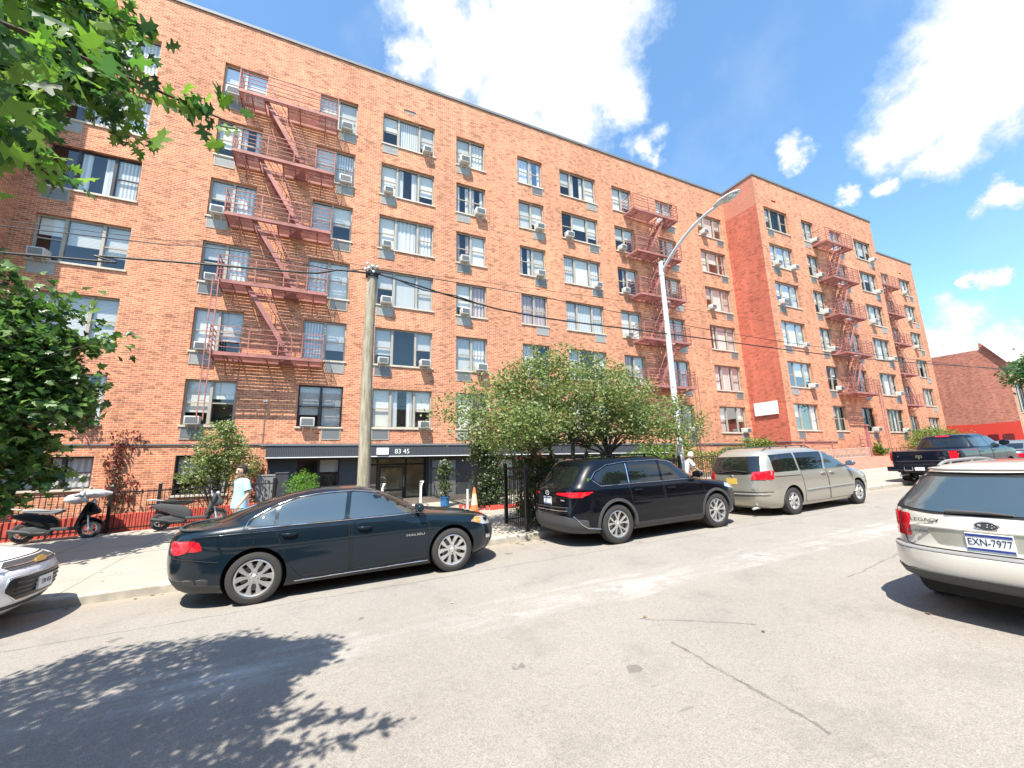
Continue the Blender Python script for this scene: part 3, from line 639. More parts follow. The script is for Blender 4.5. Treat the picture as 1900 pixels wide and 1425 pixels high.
# row of low houses across the street, behind the photographer: they show in panes and paintwork
# ------------------------------------------------------------------ vehicles: bodies lofted from level outlines
class Body:
    """levels = (z, x_rear, x_front, half_width, n, m): each level is a super-ellipse-ended outline"""
    def __init__(s, lv): s.lv = lv
    def L(s, z):
        lv = s.lv
        if z <= lv[0][0]: return lv[0][1:]
        if z >= lv[-1][0]: return lv[-1][1:]
        for i in range(len(lv)-1):
            if lv[i][0] <= z <= lv[i+1][0]: break
        a, b = lv[i], lv[i+1]; h = b[0]-a[0]; u = (z-a[0])/h; o = []
        for c in range(1, 6):
            d = (b[c]-a[c])/h
            d0 = (a[c]-lv[i-1][c])/(a[0]-lv[i-1][0]) if i > 0 else d
            d1 = (lv[i+2][c]-b[c])/(lv[i+2][0]-b[0]) if i+2 < len(lv) else d
            t0 = 0 if d0*d <= 0 else 2*d0*d/(d0+d); t1 = 0 if d1*d <= 0 else 2*d1*d/(d1+d)
            o.append(a[c]*(2*u**3-3*u*u+1)+t0*h*(u**3-2*u*u+u)+b[c]*(-2*u**3+3*u*u)+t1*h*(u**3-u*u))
        return o
    def y(s, x, z):
        xr, xf, hw, n, m = s.L(z); c, a = (xr+xf)/2, (xf-xr)/2; X = min(abs((x-c)/a), 1)
        return hw*max(0, 1-X**n)**(1/m)
    def xe(s, y, z, front=False):
        xr, xf, hw, n, m = s.L(z); c, a = (xr+xf)/2, (xf-xr)/2; Y = min(abs(y)/hw, 1)
        return c+(1 if front else -1)*a*max(0, 1-Y**m)**(1/n)
    def ztop(s, x, y, z0=.9):
        lo, hi = z0, s.lv[-1][0]
        for _ in range(24):
            mid = (lo+hi)/2
            xr, xf, hw, n, m = s.L(mid)
            if xr < x < xf and s.y(x, mid) >= abs(y): lo = mid
            else: hi = mid
        return lo
    def mesh(s, ns=26, ne=14):
        zs = []
        for i in range(len(s.lv)-1):
            a, b = s.lv[i], s.lv[i+1]; k = max(1, min(6, int(max(abs(b[0]-a[0])/.045, abs(b[2]-a[2])/.09, abs(b[1]-a[1])/.09))))
            zs += [a[0]+(b[0]-a[0])*j/k for j in range(k)]
        zs.append(s.lv[-1][0]); b = MB(); V = []; X0 = .90
        for z in zs:
            xr, xf, hw, n, m = s.L(z); c, a = (xr+xf)/2, (xf-xr)/2; Y0 = (1-X0**n)**(1/m); P = []
            for i in range(ns+1): X = -X0+2*X0*i/ns; P.append((X, -(1-abs(X)**n)**(1/m)))
            for i in range(1, ne): Y = -Y0+2*Y0*i/ne; P.append(((1-abs(Y)**m)**(1/n), Y))
            for i in range(ns+1): X = X0-2*X0*i/ns; P.append((X, (1-abs(X)**n)**(1/m)))
            for i in range(1, ne): Y = Y0-2*Y0*i/ne; P.append((-(1-abs(Y)**m)**(1/n), Y))
            V += [(c+X*a, Y*hw, z) for X, Y in P]; N_ = len(P)
        F = [(i*N_+k, i*N_+(k+1) % N_, (i+1)*N_+(k+1) % N_, (i+1)*N_+k) for i in range(len(zs)-1) for k in range(N_)]
        F += [tuple(reversed(range(N_))), tuple(range((len(zs)-1)*N_, len(zs)*N_))]
        b.add(V, F); return b
def resample(poly, step):
    o = []
    for i in range(len(poly)):
        a, b = poly[i], poly[(i+1) % len(poly)]; n = max(1, int(math.dist(a, b)/step))
        o += [(a[0]+(b[0]-a[0])*k/n, a[1]+(b[1]-a[1])*k/n) for k in range(n)]
    return o
def rounded(poly, r, n=4):
    o = []; N_ = len(poly)
    for i in range(N_):
        p, a, b = Vector(poly[i]), Vector(poly[i-1]), Vector(poly[(i+1) % N_]); d1, d2 = a-p, b-p
        q = min(r, d1.length*.45, d2.length*.45); s1, s2 = p+d1.normalized()*q, p+d2.normalized()*q
        for k in range(n+1): t = k/n; o.append(tuple(s1*(1-t)**2+p*2*t*(1-t)+s2*t*t))
    return o
def patch(b, poly, fn, off, step=.06, skirt=.02):
    """fill a 2D polygon, drape it over the surface fn(u, v, off) and close its rim"""
    pl = resample(poly, step); n = len(pl); us = [p[0] for p in pl]; vs = [p[1] for p in pl]
    def inside(u, v):
        c = False
        for i in range(n):
            (x1, y1), (x2, y2) = pl[i], pl[(i+1) % n]
            if (y1 > v) != (y2 > v) and u < (x2-x1)*(v-y1)/(y2-y1)+x1: c = not c
        return c
    pts = list(pl); u = min(us)+step*.5
    while u < max(us):
        v = min(vs)+step*.5
        while v < max(vs):
            if inside(u, v) and min(math.dist((u, v), q) for q in pl) > step*.45: pts.append((u, v))
            v += step
        u += step
    V, E, F, *_ = delaunay_2d_cdt([Vector(p) for p in pts], [(i, (i+1) % n) for i in range(n)], [], 1, 1e-6)
    b.add([fn(p[0], p[1], off) for p in V], [tuple(f) for f in F])
    rim = [fn(p[0], p[1], off) for p in pl]; inn = [fn(p[0], p[1], off-skirt) for p in pl]
    b.add(rim+inn, [(i, (i+1) % n, (i+1) % n+n, i+n) for i in range(n)])
def wheel(parent, x, y, R, side, w=.22, rr=.65, spokes=5, twin=.0, sw=.05, dark=False, hub=.06, rim_mat=None, flare=1.0):
    """tyre with rim (own part); side = outward direction"""
    s = side; b = MB(); ri = R*rr
    pr = [(ri, -w*.42), (ri+.02, -w*.5), (R-.045, -w*.5), (R-.012, -w*.44), (R, -w*.33), (R, -w*.08), (R-.008, -w*.07), (R-.008, -w*.03), (R, -w*.02), (R, w*.3), (R-.012, w*.44), (R-.045, w*.5), (ri+.02, w*.5), (ri, w*.42)]
    b.lathe([(r, s*h) for r, h in pr], 48, 'y', (x, y, R), closed=True); ty = b.build('wheel', M['tyre'], parent, smooth=35)
    b = MB(); m = 0
    b.lathe([(r, s*h) for r, h in [(ri+.006, w*.43), (ri-.006, w*.455), (ri-.018, w*.43), (ri-.022, w*.30), (ri-.035, -w*.1), (ri-.035, -w*.4), (ri+.004, -w*.42)]], 48, 'y', (x, y, R), closed=True)
    b.lathe([(r, s*h) for r, h in [(.0, w*.40), (.028, w*.40), (.034, w*.37), (hub, w*.33), (hub+.01, w*.22), (0, w*.2)]], 24, 'y', (x, y, R))
    ang = []
    for k in range(spokes):
        a = 2*math.pi*k/spokes+math.pi/2
        ang += [(a-twin*.28, a-twin), (a+twin*.28, a+twin)] if twin else [(a, a)]
    for a0, a1 in ang:
        p0 = (hub*.8, a0); V = []; ro = ri-.012
        for (r, a, ww, h) in ((hub*.75, a0, sw*.8, w*.35), (ro*.55, a0*.5+a1*.5, sw*.8, w*.38), (ro, a1, sw*flare, w*.42)):
            ca, sa = math.cos(a), math.sin(a)
            for q, hh in ((-1, h-.035), (-.72, h), (.72, h), (1, h-.035)):
                px, pz = r*ca-q*ww/2*sa, r*sa+q*ww/2*ca; V.append((x+px, y+s*hh, R+pz))
        F = []
        for i in range(2):
            for j in range(3): F.append((i*4+j, i*4+j+1, i*4+5+j, i*4+4+j))
        b.add(V, F)
    for k in range(5):
        a = 2*math.pi*(k+.5)/5+math.pi/2
        b.m = 1; b.lathe([(0, s*w*.36), (.008, s*w*.36), (.01, s*w*.3)], 8, 'y', (x+hub*.68*math.cos(a), y, R+hub*.68*math.sin(a)))
    b.m = 0
    rm = b.build('rim', [rim_mat or M['alloy'], M['alloy_dark']], ty, smooth=40)
    b = MB(); b.lathe([(0, s*w*.12), (ri*.72, s*w*.12), (ri*.72, s*w*.06), (0, s*w*.06)], 32, 'y', (x, y, R)); b.build('brake_disc', M['brake'], ty)
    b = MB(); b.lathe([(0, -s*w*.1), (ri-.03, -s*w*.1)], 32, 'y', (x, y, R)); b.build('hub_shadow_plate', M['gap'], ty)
    return ty
class Car:
    def __init__(s, label, X, Y, lv, pm, arches, R, group=None, archR=None):
        s.B = Body(lv); z = zroad(X)
        s.t = thing('parked_car', label, 'car', (X, Y, z), group, local=True, rot=(0, -math.atan(SL), 0)); s.pm = pm
        body = s.B.mesh().build('body', [pm, M['gap']], s.t)
        cb = MB(); ar = (archR or R+.055)
        for ax in arches:
            for sy in (-1, 1):
                cb.lathe([(0, .52*sy), (ar, .52*sy), (ar, 1.3*sy), (0, 1.3*sy)], 40, 'y', (ax, 0, R+.005))
        cut = cb.build('cutter', [M['gap']], None, org=(0, 0, 0)); 
        bm = bmesh.new(); bm.from_mesh(cut.data); bmesh.ops.remove_doubles(bm, verts=bm.verts, dist=1e-4); bmesh.ops.recalc_face_normals(bm, faces=bm.faces); bm.to_mesh(cut.data); bm.free()
        tmp = bpy.data.objects.new('t', body.data); COL.objects.link(tmp)
        md = tmp.modifiers.new('b', 'BOOLEAN'); md.operation = 'DIFFERENCE'; md.object = cut; md.solver = 'EXACT'; md.material_mode = 'TRANSFER'
        bpy.context.view_layer.update()
        me = bpy.data.meshes.new_from_object(tmp.evaluated_get(bpy.context.evaluated_depsgraph_get()))
        body.data = me; bpy.data.objects.remove(tmp); bpy.data.objects.remove(cut)
        me.polygons.foreach_set('use_smooth', [True]*len(me.polygons)); me.set_sharp_from_angle(angle=math.radians(38))
        s.body = body; s.R = R
    def S(s, side):
        return lambda u, v, o: (u, side*(s.B.y(u, v)+o), v)
    def E(s, front):
        def f(u, v, o):
            x = s.B.xe(u, v, front); q = (s.B.xe(u, v+.02, front)-s.B.xe(u, v-.02, front))/.04; k = math.sqrt(1+q*q)
            d = 1 if front else -1
            return (x+d*o/k, u, v-d*q*o/k)
        return f
    def side(s, name, poly, m, off=.004, parent=None, r=.03, sides=(-1, 1), step=.07, both=None):
        res = []
        for sd in sides:
            b = MB(); patch(b, rounded(poly, r) if r else poly, s.S(sd), off, step); res.append(b.build(name, m, parent or s.t, smooth=40))
        return res
    def end(s, name, poly, m, front=False, off=.004, parent=None, r=.03, mirror=False, step=.07):
        res = []
        for sg in ((1, -1) if mirror else (1,)):
            b = MB(); patch(b, [(sg*u, v) for u, v in (rounded(poly, r) if r else poly)], s.E(front), off, step); res.append(b.build(name, m, parent or s.t, smooth=40))
        return res
    def sline(s, name, pts, m, r=.006, off=.003, parent=None, sides=(-1, 1)):
        for sd in sides:
            b = MB(); q = []
            for i in range(len(pts)-1):
                a, c = pts[i], pts[i+1]; n = max(1, int(math.dist(a, c)/.07))
                q += [(a[0]+(c[0]-a[0])*k/n, a[1]+(c[1]-a[1])*k/n) for k in range(n)]
            q.append(pts[-1]); b.tube([s.S(sd)(u, v, off) for u, v in q], r, 6); b.build(name, m, parent or s.t, smooth=60)
    def eline(s, name, pts, m, front=False, r=.006, off=.003, parent=None):
        b = MB(); q = []
        for i in range(len(pts)-1):
            a, c = pts[i], pts[i+1]; n = max(1, int(math.dist(a, c)/.06))
            q += [(a[0]+(c[0]-a[0])*k/n, a[1]+(c[1]-a[1])*k/n) for k in range(n)]
        q.append(pts[-1]); b.tube([s.E(front)(u, v, off) for u, v in q], r, 6); return b.build(name, m, parent or s.t, smooth=60)
    def arch(s, ax, rad, w, m, off=.012, a0=-8, a1=188, name='arch_trim'):
        for sd in (-1, 1):
            b = MB(); V = []; n = 26; R = s.R
            for i in range(n+1):
                a = math.radians(a0+(a1-a0)*i/n); 
                for r_, o in ((rad-.004, -.03), (rad, off), (rad+w, off), (rad+w+.004, -.01)):
                    x, z = ax+r_*math.cos(a), R+.005+r_*math.sin(a); z = max(z, s.B.lv[0][0]); V.append((x, sd*(s.B.y(x, z)+o), z))
            b.add(V, [(i*4+j, i*4+j+1, i*4+5+j, i*4+4+j) for i in range(n) for j in range(3)]); b.build(name, m, s.t, smooth=50)
    def mirror(s, x, z, m=None, sz=(.09, .13, .075)):
        for sd in (-1, 1):
            yb = s.B.y(x, z-.05); b = MB()
            b.ball((x, sd*(yb+.15), z+.03), sz, 16, 10, lambda p: Vector((max(p.x, -.55), p.y, p.z*(1 if p.z > 0 else .9)))); b.bar((x+.02, sd*(yb-.03), z-.03), (x+.01, sd*(yb+.1), z-.005), .06, .03); b.build('wing_mirror', m or s.pm, s.t, smooth=50)
    def handle(s, x, z, parent=None, m=None, sides=(-1, 1), i=0):
        sd = sides[i]; y = s.B.y(x, z)+.012; b = MB()
        b.tube([(x-.10, sd*(y-.012), z), (x-.085, sd*(y+.022), z), (x, sd*(y+.03), z), (x+.085, sd*(y+.022), z), (x+.10, sd*(y-.012), z)], [.008, .013, .015, .013, .008], 8); b.build('handle', m or s.pm, parent, smooth=50)
    def door(s, poly, hx, hz, m=None, hm=None, seam=True):
        ps = s.side('door', poly, m or s.pm, .0045, r=.05)
        for i, sd in enumerate((-1, 1)):
            if hx is not None: s.handle(hx, hz, ps[i], hm, i=i)
            if seam:
                b = MB(); q = resample(rounded(poly, .05), .08); q.append(q[0]); b.tube([s.S(sd)(u, v, .001) for u, v in q], .0065, 5); b.build('door_seam', M['gap'], ps[i])
    def wheels(s, axs, **k):
        tw = k.pop('track', None)
        for ax in axs:
            for sd in (-1, 1): wheel(s.t, ax, sd*((tw or (s.B.L(.5)[2]-.13))), s.R, sd, **k)
    def txt(s, st, size, x, z, m, side=-1, sx=1, parent=None):
        y = s.B.y(x, z)+.006; o = text('badge', st, size, m, parent or s.t, (x, side*y, z), (math.pi/2, 0, 0), .003, sx=sx); return o
    def etxt(s, st, size, y, z, m, front=False, sx=1, off=.008, parent=None, name='badge', tilt=0):
        x = s.B.xe(y, z, front)+(off if front else -off); o = text(name, st, size, m, parent or s.t, (x, y, z), (math.pi/2-tilt*0, 0, math.pi/2 if front else -math.pi/2), .003, sx=sx); return o
    def plate(s, y, z, w=.31, h=.155, front=False, st=None, mats=None, band=True, off=.012, sx=.8, size=.09):
        x = s.B.xe(y, z, front); d = 1 if front else -1; b = MB()
        b.box(x+d*.001, x+d*off, y-w/2, y+w/2, z-h/2, z+h/2); pl = b.build('license_plate', mats or M['plate'], s.t, bevel=.004)
        xo = x+d*(off+.002)
        if band:
            b = MB(); b.box(xo-.001, xo+.001, y-w/2+.004, y+w/2-.004, z+h/2-.03, z+h/2-.006); b.box(xo-.001, xo+.001, y-w/2+.004, y+w/2-.004, z-h/2+.006, z-h/2+.026); b.build('plate_band', M['navy'], pl)
        if st: text('plate_number', st, size, M['ink'], pl, (xo, y, z), (math.pi/2, 0, math.pi/2 if front else -math.pi/2), .001, sx=sx)
        return pl
    def rails(s, x0, x1, y, m, h=.05, feet=3, z0=1.2, r=.014):
        for sd in (-1, 1):
            b = MB(); n = 16; P = []
            for i in range(n+1):
                x = x0+(x1-x0)*i/n; P.append((x, sd*y, s.B.ztop(x, y, z0)+h*min(1, i/1.5, (n-i)/1.5)))
            b.tube(P, r, 8)
            for k in range(feet): x = x0+(x1-x0)*(k+.5)/feet; z = s.B.ztop(x, y, z0); b.bar((x, sd*y, z-.01), (x, sd*y, z+h), .05, .022)
            b.build('roof_rail', m, s.t, smooth=50)
def lv(rows, n=8, m=2.3, cab=None):
    """rows of (z, xr, xf, hw[, n, m])"""
    return [(r+(n, m))[:6] if len(r) == 4 else r for r in rows]

# --- dark blue-black sedan -------------------------------------------------
def sedan(label, X, Y, pm, detail=True, group=None):
    n8 = lambda *r: r+(8, 2.3); c6 = lambda *r: r+(5, 2.6)
    c = Car(label, X, Y, [n8(.17, -2.25, 2.1, .82), n8(.24, -2.42, 2.26, .87), n8(.34, -2.5, 2.34, .895), n8(.50, -2.555, 2.37, .915), n8(.66, -2.565, 2.35, .922), n8(.76, -2.555, 2.28, .920), n8(.84, -2.545, 2.08, .914),
        n8(.895, -2.53, 1.80, .903), n8(.935, -2.51, 1.50, .892), n8(.975, -2.48, 1.20, .875), n8(1.01, -2.43, 1.04, .855), (1.04, -2.32, .96, .835, 7, 2.4), (1.065, -2.12, .90, .815, 6, 2.5), c6(1.12, -1.93, .80, .79), c6(1.20, -1.74, .66, .755), c6(1.28, -1.52, .50, .72),
        c6(1.35, -1.28, .34, .685), c6(1.40, -1.08, .20, .65), c6(1.44, -.86, .06, .59), c6(1.468, -.62, -.06, .42)], pm, (-1.415, 1.415), .343, group)
    G = M['carglass_blue'] if detail else M['carglass']
    c.side('side_window', [(.94, 1.005), (.60, 1.175), (.30, 1.31), (.0, 1.375), (-.15, 1.39), (-.20, 1.0)], G, .006, r=.03)
    c.side('side_window', [(-.27, 1.0), (-.22, 1.392), (-.62, 1.382), (-.94, 1.33), (-1.14, 1.26), (-1.17, 1.0)], G, .006, r=.03)
    c.side('quarter_window', [(-1.21, 1.01), (-1.19, 1.24), (-1.46, 1.11), (-1.52, 1.03)], G, .006, r=.02)
    c.sline('window_trim', [(1.02, .985), (-1.58, .995), (-1.52, 1.11), (-1.22, 1.27), (-.95, 1.36), (-.6, 1.405), (-.12, 1.412), (.28, 1.345), (.62, 1.20), (1.02, .99)], M['chrome'], .009, .006)
    c.end('windshield', [(-.66, 1.03), (-.56, 1.33), (-.40, 1.375), (.40, 1.375), (.56, 1.33), (.66, 1.03)], M['carglass'], True, .004)
    c.end('rear_window', [(-.60, 1.09), (-.50, 1.33), (.50, 1.33), (.60, 1.09)], M['carglass'], False, .004)
    c.door([(.98, .965), (1.04, .75), (.98, .30), (-.16, .27), (-.16, .97)], .02, .86, hm=pm)
    c.door([(-.20, .97), (-.20, .27), (-.84, .28), (-1.02, .50), (-1.10, .75), (-1.2, .97)], -1.0, .88, hm=pm)
    c.sline('sill_trim', [(1.0, .235), (-.92, .225)], M['chrome'], .009, .004)
    c.sline('bumper_seam', [(-1.84, .60), (-2.18, .66), (-2.42, .685)], M['gap'], .006, .0)
    c.sline('fuel_flap', [(-1.62, .88), (-1.62, .76), (-1.50, .745), (-1.44, .80), (-1.44, .88), (-1.62, .88)], M['gap'], .004, .0, sides=(-1,))
    c.sline('shoulder_trim', [(1.0, .93), (.2, .915), (-.9, .935), (-1.9, .945), (-2.3, .935)], pm, .012, -.002)
    tl = [(-2.12, .90), (-2.22, .76), (-2.36, .72), (-2.44, .76), (-2.46, .86), (-2.42, .905)]
    c.side('taillight', tl, M['red_lens'], .012, r=.03); c.end('taillight', [(.62, .77), (.58, .86), (.84, .89), (.86, .76)], M['red_lens'], False, .012, mirror=True)
    c.side('headlight', [(1.76, .76), (1.88, .82), (2.06, .80), (2.20, .74), (2.22, .66), (2.02, .68)], M['clear_lens'], .008, r=.02)
    c.side('turn_signal', [(1.78, .775), (1.88, .815), (1.98, .79), (1.96, .72), (1.85, .73)], M['amber'], .014, r=.02)
    c.side('fog_light', [(2.06, .50), (2.24, .50), (2.26, .42), (2.06, .44)], M['chrome'], .006, r=.02)
    c.side('lower_grille', [(2.12, .38), (2.28, .38), (2.24, .26), (2.08, .28)], M['plastic'], .006, r=.02)
    c.end('grille', [(-.62, .36), (-.72, .66), (.72, .66), (.62, .36)], M['plastic'], True, .006)
    c.side('bumper_valance', [(-1.80, .30), (-2.30, .37), (-2.42, .33), (-2.36, .24), (-1.84, .20)], M['plastic'], .006, r=.02)
    c.end('bumper_valance', [(-.8, .22), (-.86, .40), (.86, .40), (.8, .22)], M['plastic'], False, .006)
    b = MB(); P = [(c.B.xe(y/10, 1.015)-.012+.0*y, y/10, 1.035) for y in range(-8, 9)]; b.tube(P, [.008]+[.02]*15+[.008], 8); b.build('spoiler', M['plastic'], c.t, smooth=60)
    c.mirror(.86, 1.04, pm, (.085, .14, .075))
    c.wheels((-1.415, 1.415), spokes=5, twin=.36, sw=.058, hub=.075, track=.797, w=.225, rr=.70, flare=1.6)
    c.plate(0, .55)
    return c
mal = sedan('dark blue-black sedan parked nearest, in front of the wooden utility pole', .76, 7.97, M['p_blue'])
mal.txt('MALIBU', .046, .80, .66, M['chrome'], sx=1.9)
far = sedan('grey-blue sedan half hidden in front of the black pickup', 30.2, 7.95, M['p_grey'], False)

# --- black mid-size SUV ------------------------------------------------------
r_ = lambda *r: r+(9, 3.4)
q = Car('shiny black SUV parked under the small tree behind the sedan', 7.05, 7.98, [r_(.24, -2.3, 2.15, .88), r_(.32, -2.46, 2.34, .93), r_(.45, -2.53, 2.42, .952), r_(.62, -2.535, 2.43, .962), r_(.80, -2.50, 2.40, .965), r_(.93, -2.49, 2.30, .96), r_(1.0, -2.485, 2.08, .952),
    r_(1.06, -2.48, 1.75, .94), r_(1.10, -2.47, 1.40, .925), r_(1.14, -2.45, 1.16, .905), r_(1.20, -2.40, 1.04, .88), (1.30, -2.31, .90, .855, 8, 3.2), (1.42, -2.20, .73, .82, 8, 3.2), (1.53, -2.10, .56, .785, 8, 3), (1.61, -2.03, .38, .74, 7, 2.8), (1.67, -1.95, .16, .67, 6, 2.6), (1.705, -1.78, -.1, .52, 5, 2.5)],
    M['p_black'], (-1.425, 1.425), .385, archR=.44)
G = M['carglass']
q.side('side_window', [(.96, 1.17), (.70, 1.36), (.48, 1.49), (.10, 1.565), (-.06, 1.575), (-.10, 1.16)], G, .006)
q.side('side_window', [(-.17, 1.16), (-.13, 1.578), (-.95, 1.575), (-1.0, 1.16)], G, .006)
q.side('quarter_window', [(-1.07, 1.16), (-1.03, 1.57), (-1.50, 1.53), (-1.80, 1.40), (-1.90, 1.29), (-1.76, 1.19)], G, .006, r=.06)
q.sline('window_trim', [(1.02, 1.145), (-1.76, 1.15), (-1.95, 1.29), (-1.82, 1.425), (-1.5, 1.56), (-1.0, 1.60), (-.1, 1.605), (.48, 1.52), (.74, 1.37)], M['chrome'], .007, .004)
q.sline('window_pillar', [(-1.035, 1.16), (-1.0, 1.56)], M['chrome'], .012, .004)
q.end('windshield', [(-.74, 1.17), (-.66, 1.48), (-.5, 1.55), (.5, 1.55), (.66, 1.48), (.74, 1.17)], G, True)
q.end('rear_window', [(-.70, 1.17), (-.60, 1.50), (-.5, 1.555), (.5, 1.555), (.60, 1.50), (.70, 1.17), (.5, 1.12), (-.5, 1.12)], G, False, .006)
q.door([(1.0, 1.12), (1.06, .9), (1.02, .36), (-.12, .36), (-.12, 1.13)], .06, 1.0)
q.door([(-.16, 1.13), (-.16, .36), (-.86, .36), (-1.02, .60), (-1.06, 1.13)], -.86, 1.02)
q.side('taillight', [(-1.96, 1.055), (-2.1, .99), (-2.25, .96), (-2.40, .945), (-2.42, 1.06)], M['red_lens'], .012, r=.02)
q.end('taillight', [(.34, 1.01), (.36, 1.045), (.87, 1.06), (.87, .945), (.7, .97)], M['red_lens'], False, .012, mirror=True, r=.02)
q.side('headlight', [(1.75, .90), (1.80, .98), (2.08, .94), (2.26, .84), (2.2, .80)], M['red_lens'] if False else M['clear_lens'], .008, r=.02)
q.end('grille', [(-.6, .42), (-.7, .80), (.7, .80), (.6, .42)], M['plastic'], True, .008)
q.end('bumper_cladding', [(-.88, .27), (-.90, .52), (-.6, .60), (.6, .60), (.90, .52), (.88, .27)], M['plastic'], False, .014)
q.side('bumper_cladding', [(-1.90, .30), (-1.90, .36), (-2.20, .42), (-2.36, .58), (-2.42, .56), (-2.42, .32), (-2.3, .28)], M['plastic'], .012, r=.02)
q.sline('bumper_strip', [(-1.86, .335), (-2.12, .37), (-2.24, .44), (-2.38, .60)], M['chrome'], .010, .014)
q.eline('tailgate_seam', [(-.72, .66), (-.82, .95), (.82, .95), (.72, .66), (-.72, .66)], M['gap'], r=.006)
for z in (.70, .76): q.eline('tailgate_strip', [(-.66, z), (.66, z)], M['chrome'] if z < .72 else M['plastic'], r=.010)
q.arch(-1.425, .44, .055, M['plastic']); q.arch(1.425, .44, .055, M['plastic'])
q.side('sill_cladding', [(1.0, .37), (.96, .26), (-.96, .26), (-1.0, .37)], M['plastic'], .010, r=.02)
q.mirror(.90, 1.20, M['p_black'], (.09, .14, .08))
q.wheels((-1.425, 1.425), spokes=5, twin=.30, sw=.042, hub=.065, track=.83, w=.235, rr=.67, flare=1.3)
q.rails(-1.55, .15, .60, M['p_black'], .05, 2, 1.4)
q.plate(0, .88, st=None); q.etxt('HYBRID', .045, -.52, .90, M['chrome'], sx=1.2)
b = MB(); x = q.B.xe(0, 1.04); b.tube([(x-.012, .07*math.cos(a*math.pi/12), 1.04+.048*math.sin(a*math.pi/12)) for a in range(25)], .008, 6); b.tube([(x-.012, .03*math.cos(a*math.pi/12), 1.04+.046*math.sin(a*math.pi/12)) for a in range(25)], .006, 6); b.tube([(x-.012, .058*math.cos(a*math.pi/12), 1.06+.02*math.sin(a*math.pi/12)) for a in range(25)], .006, 6); b.build('emblem', M['chrome'], q.t)
b = MB(); x = -2.0; b.lathe([(0, -.004), (.04, -.004), (.04, 0), (0, 0)], 20, 'y', (x, -(q.B.y(x, 1.28)+.005), 1.28)); b.build('round_sticker', M['leaf_bright'], q.t)

# --- champagne minivan -------------------------------------------------------
v_ = lambda *r: r+(9, 3.2)
v = Car('champagne silver minivan parked behind the black SUV', 12.85, 8.0, [v_(.2, -2.4, 2.25, .88), v_(.3, -2.52, 2.42, .94), v_(.45, -2.575, 2.49, .965), v_(.62, -2.58, 2.49, .98), v_(.8, -2.56, 2.40, .982), v_(.92, -2.55, 2.2, .975), v_(1.0, -2.545, 1.98, .965), v_(1.06, -2.54, 1.76, .95), v_(1.12, -2.53, 1.58, .93),
    v_(1.2, -2.49, 1.40, .905), v_(1.32, -2.43, 1.14, .875), v_(1.45, -2.36, .88, .84), (1.56, -2.28, .62, .795, 7, 3), (1.64, -2.2, .38, .73, 6, 2.8), (1.70, -2.06, .08, .62, 5, 2.6), (1.73, -1.85, -.2, .45, 4, 2.5)], M['p_silver'], (-1.515, 1.515), .345, archR=.40)
v.side('side_window', [(1.22, 1.10), (.88, 1.34), (.62, 1.49), (.28, 1.545), (.06, 1.10)], M['carglass_blue'], .006)
v.side('side_window', [(-.02, 1.10), (.18, 1.555), (-1.02, 1.565), (-1.06, 1.10)], G, .006)
v.side('quarter_window', [(-1.13, 1.10), (-1.10, 1.565), (-2.02, 1.54), (-2.08, 1.10)], G, .006)
v.end('windshield', [(-.78, 1.14), (-.68, 1.5), (-.5, 1.57), (.5, 1.57), (.68, 1.5), (.78, 1.14)], G, True)
v.end('rear_window', [(-.74, 1.10), (-.66, 1.52), (.66, 1.52), (.74, 1.10), (.4, 1.06), (-.4, 1.06)], G, False, .006)
v.end('taillight', [(.54, .93), (.58, 1.12), (.9, 1.14), (.92, .92)], M['red_lens'], False, .014, mirror=True); v.side('taillight', [(-2.18, 1.13), (-2.22, 1.0), (-2.32, .93), (-2.48, .92), (-2.46, 1.13)], M['red_lens'], .014)
v.door([(1.28, 1.08), (1.36, .9), (1.28, .30), (.12, .28), (.06, 1.08)], .28, .99, hm=M['p_silver'])
v.door([(.02, 1.08), (.08, .28), (-1.0, .28), (-1.06, 1.08)], -.14, .99, hm=M['p_silver'])
v.sline('side_moulding', [(1.26, .60), (.2, .595), (-.98, .58)], M['p_silver'], .022, .004); v.sline('moulding_shadow', [(1.26, .575), (.2, .57), (-.98, .555)], M['plastic_lt'], .006, .012)
v.sline('slide_rail', [(-1.1, .98), (-2.1, .99)], M['gap'], .006, .002)
v.side('headlight', [(1.78, .80), (1.80, .92), (2.12, .86), (2.3, .74), (2.2, .70)], M['clear_lens'], .008, r=.02)
v.eline('bumper_seam', [(-.9, .62), (.9, .62)], M['gap'], r=.006); v.eline('bumper_step', [(-.86, .56), (.86, .56)], M['plastic_lt'], r=.018)
v.mirror(1.10, 1.15, M['p_grey'], (.09, .13, .09))
v.wheels((-1.515, 1.515), spokes=6, sw=.085, hub=.08, track=.85, w=.22, rr=.61, flare=1.15)
v.rails(-2.0, .1, .60, M['plastic'], .05, 3, 1.4)
v.plate(0, .88, mats=M['plate_yellow'], band=False); v.etxt('SIENNA LE', .06, -.56, .70, M['plastic_lt'], sx=1.1)
b = MB(); x = v.B.xe(0, 1.0); b.tube([(x-.012, .06*math.cos(a*math.pi/12), 1.0+.04*math.sin(a*math.pi/12)) for a in range(25)], .007, 6); b.build('emblem', M['chrome'], v.t)
b = MB(); b.tube([(v.B.xe(.3, 1.11)-.015, .3, 1.11), (v.B.xe(-.1, 1.16)-.03, -.1, 1.16), (v.B.xe(-.45, 1.12)-.03, -.45, 1.13)], .010, 6); b.build('rear_wiper', M['plastic'], v.t)
b = MB(); b.tube([(-2.35, -.55, .22), (-2.62, -.56, .21)], .03, 10); b.build('exhaust', M['galv'], v.t)

